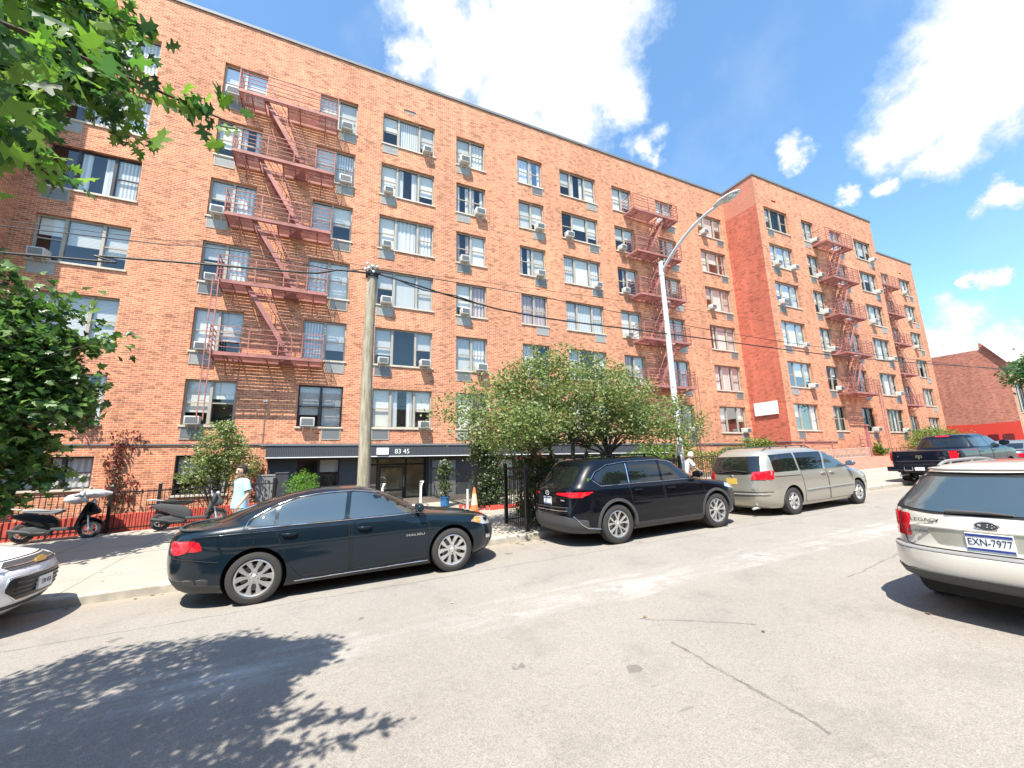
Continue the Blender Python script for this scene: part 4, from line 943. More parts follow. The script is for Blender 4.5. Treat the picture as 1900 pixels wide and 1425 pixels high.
# --- black pickup ------------------------------------------------------------
p_ = lambda *r: r+(20, 7)
p = Car('black crew-cab pickup truck parked beyond the minivan', 23.55, 7.95, [p_(.50, -2.9, 2.5, .88), p_(.60, -2.95, 2.70, .96), p_(.75, -2.98, 2.82, .995), p_(.95, -2.98, 2.84, 1.005), p_(1.12, -2.98, 2.78, 1.0), p_(1.20, -2.975, 2.6, .99), p_(1.26, -2.97, 2.1, .98), p_(1.30, -2.96, 1.9, .975), (1.315, -2.9, 1.82, .965, 20, 7), (1.325, -1.05, 1.78, .94, 12, 5),
    (1.42, -1.0, 1.60, .90, 9, 4), (1.58, -.92, 1.36, .83, 8, 3.6), (1.70, -.84, 1.14, .77, 8, 3.4), (1.79, -.77, .92, .70, 7, 3.2), (1.85, -.6, .65, .60, 6, 3)], M['p_ram'], (-1.78, 1.78), .41, archR=.48)
p.side('side_window', [(1.45, 1.37), (1.10, 1.60), (.88, 1.70), (.28, 1.72), (.26, 1.36)], M['carglass_blue'], .006)
p.side('side_window', [(.20, 1.36), (.22, 1.72), (-.72, 1.70), (-.86, 1.36)], M['carglass_blue'], .006)
p.end('rear_window', [(-.74, 1.37), (-.66, 1.70), (.66, 1.70), (.74, 1.37)], G, False, .006); p.end('windshield', [(-.74, 1.38), (-.62, 1.74), (.62, 1.74), (.74, 1.38)], G, True)
for y in (-.22, .22): p.eline('window_divider', [(y, 1.38), (y*.95, 1.69)], M['gap'], r=.012, off=.008)
p.end('brake_lamp', [(-.2, 1.765), (-.2, 1.80), (.2, 1.80), (.2, 1.765)], M['red_lens'], False, .02, r=.01)
p.end('taillight', [(.84, .95), (.84, 1.27), (.985, 1.27), (.985, .95)], M['red_lens'], False, .02, mirror=True); p.side('taillight', [(-2.72, 1.27), (-2.72, .95), (-2.93, .95), (-2.93, 1.27)], M['red_lens'], .012)
p.eline('tailgate_seam', [(-.80, .80), (-.80, 1.28), (.80, 1.28), (.80, .80), (-.80, .80)], M['gap'], r=.008)
p.eline('tailgate_crease', [(-.74, .93), (.74, .93)], M['plastic'], r=.01)
b = MB(); b.box(-3.10, -2.93, -1.0, 1.0, .56, .74); b.build('rear_bumper', M['p_ram'], p.t, bevel=.03, smooth=40)
b = MB(); b.box(-3.115, -3.10, -.14, .14, .59, .71); b.build('license_plate', M['plate'], p.t)
b = MB(); b.box(-3.112, -3.10, .2, .46, .585, .60); b.box(-3.112, -3.10, .2, .215, .585, .72); b.box(-3.112, -3.10, .445, .46, .585, .72); b.build('step_trim', M['chrome'], p.t)
# shield-shaped horned emblem
b = MB(); x = -2.995; hp = [(0, .06), (.05, .075), (.10, .045), (.105, -.01), (.075, -.045), (.05, -.02), (.065, .01), (.045, .03), (.03, .01), (.035, -.06), (0, -.09)]
hp = hp+[(-a, c) for a, c in reversed(hp[1:-1])]; b.prism([(a, 1.08+c) for a, c in hp], 'x', x-.012, x+.01); b.build('emblem', M['chrome'], p.t)
b = MB(); b.lathe([(0, -.012), (.022, -.012), (.022, .012), (0, .012)], 14, 'x', (x, .62, 1.12)); b.build('tailgate_lock', M['chrome'], p.t)
text('badge', 'HEMI', .07, M['chrome'], p.t, (x-.004, -.66, 1.03), (math.pi/2, 0, -math.pi/2), .004, sx=1.2)
p.wheels((-1.78, 1.78), spokes=5, twin=.2, sw=.06, hub=.09, track=.86, w=.27, rr=.6)
p.mirror(1.30, 1.42, M['p_ram'], (.10, .15, .12))
p.door([(1.5, 1.33), (1.5, .55), (.24, .55), (.24, 1.33)], .4, 1.18); p.door([(.20, 1.33), (.20, .55), (-.80, .55), (-.95, .8), (-.95, 1.33)], -.7, 1.18)
b = MB(); b.box(-2.6, 2.2, -.45, .45, .38, .52); b.build('chassis', M['gap'], p.t)
b = MB(); b.tube([(-2.5, .62, .42), (-3.02, .64, .40)], .045, 12); b.build('exhaust', M['galv'], p.t)

# --- pale champagne estate, nearest on the right --------------------------------
e_ = lambda *r: r+(10, 3.0)
e = Car('light champagne station wagon seen from behind at the right edge', 8.05, 1.84, [e_(.345, -2.28, 2.15, .82), e_(.39, -2.37, 2.27, .865), e_(.46, -2.405, 2.33, .882), e_(.58, -2.42, 2.34, .888), e_(.645, -2.41, 2.32, .888), e_(.655, -2.385, 2.31, .886), e_(.662, -2.30, 2.31, .884), e_(.72, -2.28, 2.28, .884), e_(.84, -2.275, 2.12, .878), e_(.93, -2.26, 1.80, .868), e_(.98, -2.245, 1.45, .858), e_(1.02, -2.225, 1.12, .845),
    e_(1.08, -2.16, .96, .82), (1.18, -2.03, .78, .78, 8, 3), (1.28, -1.91, .58, .738, 7, 3), (1.36, -1.81, .38, .695, 6, 2.8), (1.42, -1.73, .16, .64, 5, 2.6), (1.455, -1.63, -.1, .55, 5, 2.5), (1.475, -1.4, -.4, .4, 4, 2.5)], M['p_gold'], (-1.335, 1.335), .335, archR=.39)
e.end('window_surround', [(-.80, 1.035), (-.70, 1.33), (-.62, 1.385), (.62, 1.385), (.70, 1.33), (.80, 1.035), (.4, 1.0), (-.4, 1.0)], M['gap'], False, .005)
e.end('rear_window', [(-.70, 1.05), (-.62, 1.29), (-.55, 1.34), (.55, 1.34), (.62, 1.29), (.70, 1.05), (.4, 1.02), (-.4, 1.02)], M['carglass_blue'], False, .009, r=.06)
e.side('side_window', [(-1.9, 1.06), (-1.76, 1.24), (-1.62, 1.33), (-.98, 1.355), (-.98, 1.04)], G, .006); e.side('side_window', [(-.92, 1.04), (-.92, 1.36), (-.1, 1.37), (-.08, 1.04)], G, .006); e.side('side_window', [(-.02, 1.04), (-.04, 1.37), (.22, 1.33), (.62, 1.16), (.84, 1.04)], G, .006)
e.end('windshield', [(-.7, 1.05), (-.56, 1.38), (.56, 1.38), (.7, 1.05)], G, True)
e.end('taillight', [(.745, .75), (.735, .86), (.75, .985), (.79, 1.0), (.845, .95), (.855, .75)], M['red_lens'], False, .022, mirror=True, r=.03, step=.025)
e.side('taillight', [(-2.0, .99), (-2.03, .88), (-2.06, .75), (-2.19, .75), (-2.17, .99)], M['red_lens'], .012); e.end('turn_signal', [(.752, .752), (.742, .80), (.85, .80), (.85, .752)], M['amber'], False, .027, mirror=True, r=.01, step=.025)
e.eline('tailgate_seam', [(-.70, 1.0), (-.715, .85), (-.66, .685), (-.6, .668), (.6, .668), (.66, .685), (.715, .85), (.70, 1.0)], M['gap'], r=.006)
b = MB(); V = []; ys = [i/20*.84-.84+0 for i in range(41)]
for y in [(-.84+1.68*i/40) for i in range(41)]: V += [(e.B.xe(y, .66)-.0, y, .668), (e.B.xe(y, .64)+.012, y, .668), (e.B.xe(y, .64)+.004, y, .655)]
b.add(V, [(i*3+j, i*3+3+j, i*3+4+j, i*3+1+j) for i in range(40) for j in range(2)]); b.build('bumper_step_pad', M['plastic_lt'], e.t)
e.end('bumper_valance', [(-.80, .355), (-.85, .42), (-.6, .455), (.6, .455), (.85, .42), (.80, .355)], M['plastic'], False, .014)
e.side('bumper_valance', [(-1.75, .35), (-1.76, .43), (-2.2, .45), (-2.25, .35)], M['plastic'], .010)
e.end('plate_recess', [(-.36, .70), (-.46, .86), (.46, .86), (.36, .70)], M['p_silver'], False, .002, r=.04)
e.eline('garnish', [(-.60, .875), (.60, .875)], M['p_gold'], r=.016, off=.004)
e.plate(.0, .775, w=.32, h=.16, st='EXN-7977', size=.088, sx=.78, off=.018)
e.etxt('LEGACY', .048, .46, .935, M['plastic'], sx=1.3, off=.02); e.etxt('SUBARU', .038, .52, .82, M['plastic'], sx=1.35, off=.02)
b = MB(); x = e.B.xe(0, .92)-.014; b.lathe([(0, -.008), (.075, -.008), (.085, 0), (0, .002)], 24, 'x', (0, 0, 0)); b.v = [(a+x, y, z*.5+.925) for a, y, z in b.v]; em = b.build('emblem', M['plastic'], e.t, smooth=40)
b = MB(); b.tube([(x-.008, .08*math.cos(a*math.pi/12), .925+.040*math.sin(a*math.pi/12)) for a in range(25)], .005, 6)
for sy, sz, r in ((.045, .008, .012), (-.01, .016, .007), (-.04, .014, .006), (-.005, -.006, .007), (-.035, -.010, .006), (-.055, -.0, .005)): b.ball((x-.010, sy, .925+sz), (.003, r*1.2, r), 8, 6)
b.build('emblem_stars', M['chrome'], em)
b = MB(); b.tube([(e.B.xe(.28, 1.03)-.02, .28, 1.035), (e.B.xe(0, 1.045)-.035, 0, 1.04), (e.B.xe(-.35, 1.04)-.035, -.18, 1.03)], [.022, .016, .008], 8); b.build('rear_wiper', M['plastic'], e.t, smooth=50)
e.mirror(.72, 1.06, M['p_gold']); e.rails(-1.45, .3, .54, M['plastic_lt'], .035, 3, 1.3, .016)
e.wheels((-1.335, 1.335), spokes=7, sw=.05, track=.765, w=.215, rr=.62)
b = MB(); b.box(-2.1, 2.0, -.6, .6, .2, .34); b.build('underbody', M['gap'], e.t)
b = MB(); P = [(e.B.xe(y/10, 1.40)-.05+.02*abs(y)/6, y/10, 1.425) for y in range(-6, 7)]; b.tube(P, [.006]+[.022]*11+[.006], 8); b.build('spoiler', M['p_gold'], e.t, smooth=60)

# --- white compact crossover, nose only --------------------------------------------
w_ = lambda *r: r+(8, 2.4)
k = Car('white crossover whose nose shows at the left edge', -5.25, 7.93, [w_(.2, -2.0, 1.86, .80), w_(.28, -2.06, 2.0, .85), w_(.42, -2.1, 2.10, .88), w_(.6, -2.1, 2.13, .888), w_(.74, -2.1, 2.10, .886), w_(.80, -2.1, 2.04, .88), w_(.88, -2.1, 1.86, .872), w_(.95, -2.1, 1.58, .86), w_(1.01, -2.09, 1.30, .845), w_(1.06, -2.07, 1.10, .83), w_(1.14, -2.04, .96, .80),
    (1.26, -1.98, .78, .765, 7, 2.8), (1.4, -1.88, .52, .72, 6, 2.8), (1.52, -1.76, .25, .66, 6, 2.8), (1.60, -1.6, -.05, .55, 5, 2.6), (1.635, -1.3, -.4, .4, 4, 2.5)], M['p_white'], (-1.28, 1.28), .335, archR=.39)
k.side('side_window', [(.9, 1.12), (.5, 1.38), (.2, 1.47), (-.2, 1.5), (-.2, 1.12)], G, .006); k.side('side_window', [(-.26, 1.12), (-.26, 1.5), (-1.1, 1.48), (-1.2, 1.14)], G, .006); k.end('windshield', [(-.7, 1.12), (-.58, 1.48), (.58, 1.48), (.7, 1.12)], G, True); k.end('rear_window', [(-.6, 1.14), (-.5, 1.46), (.5, 1.46), (.6, 1.14)], G, False)
k.end('upper_grille', [(-.50, .755), (-.54, .80), (-.42, .845), (.42, .845), (.54, .80), (.50, .755)], M['plastic'], True, .006, r=.02)
k.eline('grille_bar', [(-.52, .79), (.52, .79)], M['chrome'], True, .008, .010)
k.end('lower_grille', [(-.40, .40), (-.56, .52), (-.52, .65), (.52, .65), (.56, .52), (.40, .40)], M['alloy_dark'], True, .008, r=.04)
k.eline('grille_surround', [(-.40, .39), (-.575, .52), (-.53, .665), (.53, .665), (.575, .52), (.40, .39), (-.40, .39)], M['chrome'], True, .006, .008)
for z in (.45, .50, .55, .60): k.eline('grille_slat', [(-.46, z), (.46, z)], M['plastic'], True, .008, .012)
k.end('intake', [(-.70, .30), (-.66, .345), (.66, .345), (.70, .30)], M['plastic'], True, .006, r=.02); k.end('fog_recess', [(.64, .40), (.66, .54), (.80, .52), (.80, .40)], M['plastic'], True, .006, mirror=True)
k.side('headlight', [(1.62, .80), (1.66, .88), (1.86, .85), (2.02, .76), (1.94, .72)], M['clear_lens'], .008, r=.02); k.end('headlight', [(.56, .75), (.57, .83), (.72, .85), (.82, .80), (.76, .74)], M['clear_lens'], True, .010, mirror=True, r=.02)
k.plate(0, .52, front=True, st='T70 418', size=.08, band=False, off=.028)
b = MB(); x = k.B.xe(0, .79, True)+.014; bt = [(-.12, -.02), (-.105, .028), (-.045, .028), (-.045, .045), (.045, .045), (.045, .028), (.12, .02), (.105, -.028), (.045, -.028), (.045, -.045), (-.045, -.045), (-.045, -.028)]
b.prism([(a, .80+c) for a, c in bt], 'x', x-.012, x+.012); b.build('emblem', M['gold'], k.t)
k.wheels((-1.28, 1.28), spokes=5, twin=.25, sw=.05, track=.765, w=.215, rr=.62); k.mirror(.8, 1.14, M['p_white'])
k.door([(.95, 1.08), (1.0, .8), (.92, .32), (-.2, .3), (-.22, 1.1)], -.05, .95)
k.eline('hood_seam', [(-.82, .835), (-.5, .86), (.5, .86), (.82, .835)], M['gap'], True, .006, .0)
# ------------------------------------------------------------------ poles, wires, lamp
pole = MB(); pz = zwalk(.95, 9.35)
n = 14; pole.tube([(.93+.05*math.sin(i*.5)*.3+.015*i/n, 9.4, pz-.1+(4.58-pz+.1)*i/n) for i in range(n+1)], [.135-.03*i/n for i in range(n+1)], 20)
po = pole.build('utility_pole', M['wood'], None, smooth=60); tag(po, 'weathered wooden utility pole standing behind the dark blue sedan', 'utility pole')
po = po
def part_of(b, name, m, parent, **k): return b.build(name, m, parent, **k)
WLOC[po.name] = tuple(po.location)
b = MB(); b.lathe([(.118, 4.28), (.14, 4.29), (.14, 4.40), (.118, 4.41)], 16, 'z', (.945, 9.4, 0)); b.bar((.80, 9.28, 4.35), (1.12, 9.28, 4.38), .05, .05); part_of(b, 'pole_band', M['black_metal'], po)
b = MB(); rr = random.Random(3)
for i in range(7): b.ball((.9+rr.uniform(-.12, .18), 9.27+rr.uniform(-.05, .03), 4.36+rr.uniform(0, .22)), .035, 8, 6)
part_of(b, 'insulator_cluster', M['galv'], po)
def cable(label, pts, r, name='overhead_cable', close=.0):
    P = [Vector(p) for p in pts]; Q = []
    for i in range(len(P)-1):
        p0, p1, p2, p3 = P[max(i-1, 0)], P[i], P[i+1], P[min(i+2, len(P)-1)]; n = max(2, int((p2-p1).length/1.2))
        for k in range(n):
            t = k/n; Q.append(.5*((2*p1)+(p2-p0)*t+(2*p0-5*p1+4*p2-p3)*t*t+(3*p1-p0-3*p2+p3)*t**3))
    Q.append(P[-1]); b = MB(); b.tube(Q, r, 6)
    o = b.build(name, M['black_metal'] if close == 0 else M['galv'], None, smooth=80); return tag(o, label, 'cable', 'overhead cables along the street')
cable('thin upper cable running right from the wooden pole to the far end of the street', [(1.0, 9.4, 4.5), (5, 9.4, 4.52), (8.1, 9.4, 4.42), (17.4, 9.4, 4.33), (39, 9.4, 4.85), (58, 9.4, 6.2)], .010)
cable('thick lower cable bundle sagging right from the wooden pole past the lamp', [(1.0, 9.38, 4.40), (2.0, 9.38, 4.26), (3.3, 9.38, 4.05), (5.3, 9.38, 3.9), (10.2, 9.38, 3.96), (21.1, 9.38, 4.12), (37, 9.38, 4.84), (58, 9.38, 5.9)], .019)
cable('short looped cable hanging under the bundle just right of the wooden pole', [(1.0, 9.36, 4.38), (1.5, 9.34, 4.31), (2.1, 9.34, 4.15), (2.9, 9.35, 4.14), (3.6, 9.37, 4.00)], .014)
cable('thin upper cable coming in from the left to the wooden pole top', [(-22, 9.4, 3.6), (-5.05, 9.4, 4.17), (-2.5, 9.4, 4.36), (-1.3, 9.4, 4.40), (-.1, 9.4, 4.33), (.4, 9.4, 4.36), (.95, 9.4, 4.52)], .010)
cable('thick lower cable coming in from the left to the wooden pole', [(-22, 9.38, 3.2), (-5.0, 9.38, 3.68), (-3.8, 9.38, 3.86), (-1.3, 9.38, 4.08), (-.2, 9.38, 4.18), (.2, 9.38, 4.33), (.95, 9.38, 4.38)], .020)
cable('faint top service wire crossing the left windows', [(-22, 9.42, 4.0), (-5.0, 9.42, 4.28), (-2.4, 9.42, 4.48), (.95, 9.42, 4.56)], .006)
cable('very thin highest wire running right beside the lamp arm', [(1.0, 9.42, 4.55), (10, 9.42, 4.90), (20, 9.42, 5.2), (39, 9.42, 6.0)], .005)
lz = zwalk(9.98, 9.35)
lt = thing('street_lamp', 'tall pale street lamp with a curved arm and cobra head behind the black SUV', 'street lamp', (9.98, 9.4, lz))
b = MB(); b.tube([(9.98, 9.4, lz), (9.98, 9.4, lz+.1), (9.97, 9.4, lz+.9), (9.94, 9.4, 6.42)], [.13, .125, .105, .07], 12); b.build('lamp_post', M['pole_white'], lt, smooth=50)
b = MB(); P = [];
for i in range(15): t = i/14; P.append((9.94, 9.4-2.25*t, 6.05+1.02*math.sin(t*math.pi*.5)**.85))
b.tube(P, [.045]*10+[.04]*5, 10); b.tube([(9.94, 9.4, 6.15), (9.94, 9.4, 5.95)], .085, 12); b.build('lamp_arm', M['pole_white'], lt, smooth=50)
b = MB(); b.ball((9.94, 6.83, 7.10), (.15, .42, .085), 20, 12, lambda p: Vector((p.x, p.y, p.z if p.z > 0 else p.z*.25))); hd = b.build('lamp_head', M['pole_white'], lt, smooth=60)
b = MB(); b.ball((9.94, 6.75, 7.085), (.115, .26, .11), 18, 10, lambda p: Vector((p.x, p.y, min(p.z, -.05)))); b.build('lamp_glass', M['clear_lens'], hd, smooth=60)
b = MB(); b.lathe([(.018, 0), (.03, .02), (.03, .09), (.018, .1)], 10, 'z', (9.94, 6.95, 7.18)); b.build('photocell', M['plastic'], hd)

# ------------------------------------------------------------------ foliage
def blade(kind):
    if kind == 'oak':
        h = [(0, 0), (.06, .12), (.30, .20), (.12, .30), (.13, .36), (.42, .50), (.36, .58), (.14, .60), (.15, .70), (.28, .86), (.08, .84), (0, 1)]
    elif kind == 'maple':
        h = [(0, 0), (.18, .10), (.42, .02), (.36, .24), (.55, .48), (.26, .48), (.24, .66), (0, 1)]
    elif kind == 'long': h = [(0, 0), (.14, .3), (.13, .6), (0, 1)]
    else: h = [(0, 0), (.26, .3), (.24, .65), (0, 1)]
    return h+[(-x, y) for x, y in reversed(h[1:-1])]
def leaves(name, pts, size, kind, m, parent, rng, flat=.35, jit=.3, droop=0):
    B = blade(kind); n = len(B); V = []; F = []
    for (x, y, z) in pts:
        s = size*rng.uniform(1-jit, 1+jit); nx, ny, nz_ = rng.gauss(0, 1), rng.gauss(0, 1), abs(rng.gauss(0, 1))*.8+flat*2
        nn = Vector((nx, ny, nz_)).normalized(); d = Vector((rng.gauss(0, 1), rng.gauss(0, 1), rng.gauss(0, .5)-droop)); d = (d-nn*d.dot(nn))
        if d.length < 1e-3: d = nn.orthogonal()
        d.normalize(); r = d.cross(nn); o = len(V)
        for u, v in B:
            k = -.22*abs(u) + .0
            V.append((x+(r.x*u+d.x*v+nn.x*k)*s, y+(r.y*u+d.y*v+nn.y*k)*s, z+(r.z*u+d.z*v+nn.z*k)*s))
        F.append(list(range(o, o+n)))
    return raw(name, V, F, m, parent)
def clusters(lobes, rng, spread=.16, per=14, shell=.55):
    """lobes: (cx, cy, cz, rx, ry, rz, n_clusters) -> centres, leaf points"""
    C = []; P = []
    for cx, cy, cz, rx, ry, rz, k in lobes:
        for _ in range(k):
            v = Vector((rng.gauss(0, 1), rng.gauss(0, 1), rng.gauss(0, 1))).normalized()*(rng.uniform(shell, 1.05) if rng.random() < .75 else rng.uniform(.1, 1))
            c = (cx+v.x*rx, cy+v.y*ry, cz+v.z*rz); C.append(c)
            sp = spread*rng.uniform(.6, 1.4)
            for _ in range(int(per*rng.uniform(.6, 1.4))): P.append((c[0]+rng.gauss(0, sp), c[1]+rng.gauss(0, sp), c[2]+rng.gauss(0, sp*.7)))
    return C, P
def limbs(b, base, C, rng, r0=.05, frac=.3, fork=.35, bend=.25):
    base = Vector(base)
    for c in C:
        if rng.random() > frac: continue
        c = Vector(c); mid = base.lerp(c, .5)+Vector((rng.uniform(-1, 1), rng.uniform(-1, 1), rng.uniform(.2, 1)))*bend*(c-base).length*.3
        q1 = base.lerp(mid, .5)+Vector((0, 0, .04)); P = [base, q1, mid, mid.lerp(c, .5)+Vector((rng.uniform(-.05, .05), rng.uniform(-.05, .05), .03)), c]
        k = r0*rng.uniform(.5, 1); b.tube(P, [k, k*.8, k*.55, k*.3, .004], 6)
# small street tree in the fenced pit, with many stems
rt = random.Random(21)
tz = zwalk(6.0, 9.5)
T = thing('tree', 'spreading small street tree with grey-green leaves over the black SUV', 'tree', (6.0, 9.5, tz))
lob = [(4.3, 10, 1.25, 1.2, 1.0, .8, 120), (4.15, 8.75, 1.0, .7, .6, .5, 52), (4.9, 8.7, .95, .6, .5, .4, 30), (3.2, 10.1, 1.25, .65, .7, .65, 26), (5.5, 10, 1.85, 1.3, 1.2, 1.0, 210), (6.9, 9.9, 1.9, 1.3, 1.3, 1.0, 235), (8.1, 9.8, 1.6, 1.1, 1.1, .95, 180), (9.3, 9.7, 1.2, 1.1, 1.0, .65, 105), (10.5, 9.6, 1.05, .85, .7, .45, 44), (4.9, 10, .75, 1.1, .9, .5, 100), (6.5, 10, .95, 1.8, 1.2, .45, 100), (8.4, 9.8, .9, 1.2, 1.0, .4, 50), (5.2, 9.9, 2.75, .3, .3, .4, 9), (7.3, 9.9, 2.95, .35, .3, .35, 9), (3.7, 10, 2.0, .35, .3, .3, 8), (10.0, 9.6, 1.75, .4, .3, .25, 8), (4.6, 10, 2.15, .5, .5, .35, 16), (9.0, 9.8, 2.05, .5, .5, .35, 16), (6.3, 9.9, 3.05, .35, .4, .35, 10), (5.7, 10, 2.75, .6, .6, .4, 26), (7.9, 9.9, 2.5, .6, .6, .4, 24)]
lob = [(a*.925, b_*.925, c*.925, d*.95, e_*1.05, f*.95, g) for a, b_, c, d, e_, f, g in lob]
C, P = clusters(lob, rt, .15, 24)
b = MB(); base = Vector((6.0, 9.5, tz))
forks = [(5.0, 9.4, .25), (5.5, 9.5, .45), (6.1, 9.3, .5), (6.7, 9.5, .4), (7.2, 9.3, .15)]
for fx_, fy_, fz_ in forks:
    f = Vector((fx_, fy_, fz_)); m1 = base.lerp(f, .5)+Vector((rt.uniform(-.1, .1), 0, -.1))
    b.tube([base+Vector((rt.uniform(-.1, .1), rt.uniform(-.08, .08), -.05)), m1, f], [.09, .07, .05], 8)
    near = sorted(C, key=lambda c: (Vector(c)-f).length)[:120]; limbs(b, f, near, rt, .038, .22)
b.build('trunk', M['bark_grey'], T, smooth=60)
leaves('crown', P, .078, 'leaf', M['leaf_mid'], T, rt, flat=.25)
# maple by the left edge, its crown over the pavement
rt = random.Random(5)
T = thing('tree', 'dark leafy maple at the left edge in front of the basement windows', 'tree', (-7.2, 10.6, zwalk(-7.2, 10.6)))
lob = [(-6.3, 11.4, 2.3, 1.7, 1.4, 1.3, 190), (-5.6, 11.3, 2.5, .95, 1.0, .7, 66), (-5.3, 11.2, 1.45, 1.0, 1.0, .85, 100), (-6.4, 11.2, .3, 1.2, 1.1, .9, 110), (-7.2, 11.2, 1.2, 1.5, 1.4, 1.8, 150), (-4.75, 11.3, 1.9, .55, .6, .42, 24), (-5.2, 11.3, .5, .5, .6, .4, 26), (-6.9, 11, 4.0, 1.2, 1.2, .9, 60), (-4.35, 11.4, 2.75, .5, .5, .16, 9), (-4.5, 11.4, 1.35, .35, .5, .35, 14), (-5.0, 11.3, .0, .45, .5, .2, 12), (-5.2, 11.4, 3.45, .6, .5, .25, 20), (-5.6, 11.2, -.4, .6, .5, .3, 26)]
C, P = clusters(lob, rt, .17, 14)
b = MB(); base = Vector((-7.2, 10.6, zwalk(-7.2, 10.6)-.05)); b.tube([base, base+Vector((.1, .1, 1.2)), (-6.9, 10.9, 1.2)], [.16, .13, .09], 12); limbs(b, (-7.05, 10.8, .3), C, rt, .045, .18); b.build('trunk', M['bark'], T, smooth=60)
leaves('crown', P, .16, 'maple', M['leaf_maple'], T, rt, flat=.3)
# oak whose boughs hang into the top left, close to the photographer
CRc = Vector((0.9064447, -0.4216187, -0.0244058)); CUc = Vector((-0.0583626, -0.1822905, 0.9815111)); CWc = Vector((0.4182724, 0.8882611, 0.189843))
def view(p):                                   # angles of a point as seen from the pavement, used only to thin the crown
    p = Vector(p); d = p.dot(CWc)
    if d < .2: return None
    return (950+773.2*p.dot(CRc)/d, 712.5-773.2*p.dot(CUc)/d)
def inpoly(x, y, pl):
    c = False
    for i in range(len(pl)):
        (x1, y1), (x2, y2) = pl[i-1], pl[i]
        if (y1 > y) != (y2 > y) and x < (x2-x1)*(y-y1)/(y2-y1)+x1: c = not c
    return c
KEEP = [(-900, -900), (300, -900), (298, 10), (312, 60), (300, 95), (340, 110), (420, 185), (418, 215), (370, 212), (330, 168), (285, 150), (262, 160), (250, 215), (290, 290), (286, 330), (240, 300), (205, 255), (160, 205), (120, 150), (110, 215), (60, 262), (0, 240), (-900, 300)]
SHADE = [(-14, .2), (-14, 5.4), (-4.2, 5.2), (-2.9, 5.5), (-2.1, 6.2), (-.8, 5.9), (-.3, 5.4), (.2, 5.15), (.35, 4.9), (-.1, 4.5), (-.2, 3.9), (-.2, 3.4), (.0, 3.0), (.25, 2.6), (.15, 2.2), (.1, .2)]
rt = random.Random(9)
T = thing('tree', 'oak overhanging the street from the left, its lobed leaves in the top left corner', 'tree', (-4.6, -.9, zroad(-4.6)+.13))
Cs = []; tries = 0
while len(Cs) < 2100 and tries < 300000:
    tries += 1
    p = (rt.uniform(-6.5, .2), rt.uniform(.4, 5.2), rt.uniform(1.2, 3.9)); v = view(p)
    if v is None or not (inpoly(*v, KEEP) or v[0] < -60 or v[1] < -60): continue
    if v[0] > 0 and v[1] > 0 and rt.random() > .85+.15*max(0, 1-v[0]/200): continue
    k = (1.77+p[2])/2.25; s = (p[0]+.75*k, p[1]+k)
    if not inpoly(*s, SHADE): continue
    Cs.append(p)
tries = 0; n0 = len(Cs)
while len(Cs) < n0+480 and tries < 300000:
    tries += 1
    p = (rt.uniform(-3.6, -.2), rt.uniform(1.2, 5.2), rt.uniform(1.0, 3.9)); v = view(p)
    if v is None or not (-20 < v[0] < 290 and -20 < v[1] < 300 and inpoly(*v, KEEP)): continue
    if rt.random() < v[0]/300: continue
    k = (1.77+p[2])/2.25
    if inpoly(p[0]+.75*k, p[1]+k, SHADE): Cs.append(p)
# leading twigs that end in single leaf sprays
TW = [((-3.2, 1.6, 2.0), (-1.9, 1.75, 1.62), (-1.05, 1.85, 1.58), (-.40, 1.94, 1.50)), ((-3.2, 1.7, 1.9), (-2.1, 2.0, 1.55), (-1.45, 2.1, 1.42), (-.98, 2.12, 1.20)), ((-3.0, 1.8, 2.4), (-1.9, 2.1, 2.2), (-1.2, 2.1, 2.0), (-.75, 1.95, 1.85))]
P = []
for c in Cs:
    sp = rt.uniform(.05, .12)
    for _ in range(rt.randint(7, 12)):
        q = (c[0]+rt.gauss(0, sp), c[1]+rt.gauss(0, sp), c[2]+rt.gauss(0, sp)); v = view(q)
        if v and v[0] > 0 and v[1] > 0 and not inpoly(v[0], v[1]+12, KEEP): continue
        P.append(q)
b = MB(); base = Vector((-4.6, -.9, zroad(-4.6)+.08)); top = Vector((-4.3, .2, 1.9)); b.tube([base, base+Vector((.05, .2, 1.5)), top], [.24, .2, .14], 14)
for tw in TW:
    b.tube([top]+[Vector(q) for q in tw], [.07, .035, .016, .009, .003], 7)
    for i in range(34):
        f = rt.uniform(.15, 1)*2.99; j = int(f); f -= j; q = Vector(tw[j]).lerp(Vector(tw[j+1]), f)
        for _ in range(5): P.append(tuple(q+Vector((rt.gauss(0, .035), rt.gauss(0, .04), rt.gauss(0, .03)))))
limbs(b, top, Cs, rt, .05, .10)
b.build('trunk', M['bark'], T, smooth=60); leaves('crown', P, .088, 'oak', M['leaf_oak'], T, rt, flat=.15, droop=.3)
# shrubs
def shrub(name, label, lobes, size, kind, m, seed, stems, base, spread=.1, per=14, flowers=0, group=None, cat='shrub', fl=.3, r0=.018, fm=None):
    rg = random.Random(seed); T = thing(name, label, cat, base, group)
    C, P = clusters(lobes, rg, spread, per); b = MB()
    for i in range(stems):
        c = Vector(rg.choice(C)); bs = Vector(base)+Vector((rg.uniform(-.08, .08), rg.uniform(-.08, .08), -.03)); b.tube([bs, bs.lerp(c, .5)+Vector((0, 0, .1)), c], [r0, r0*.7, .004], 6)
    b.build('stem', M['stem'], T, smooth=60)
    leaves('foliage', P, size, kind, m, T, rg, flat=fl)
    if flowers:
        Q = [(p[0], p[1]-.03, p[2]+.02) for p in rg.sample(P, flowers)]; leaves('blossom', Q, size*.9, 'leaf', fm or M['flower'], T, rg, flat=.1)
    return T
gz = lambda x, y: zwalk(x, y)
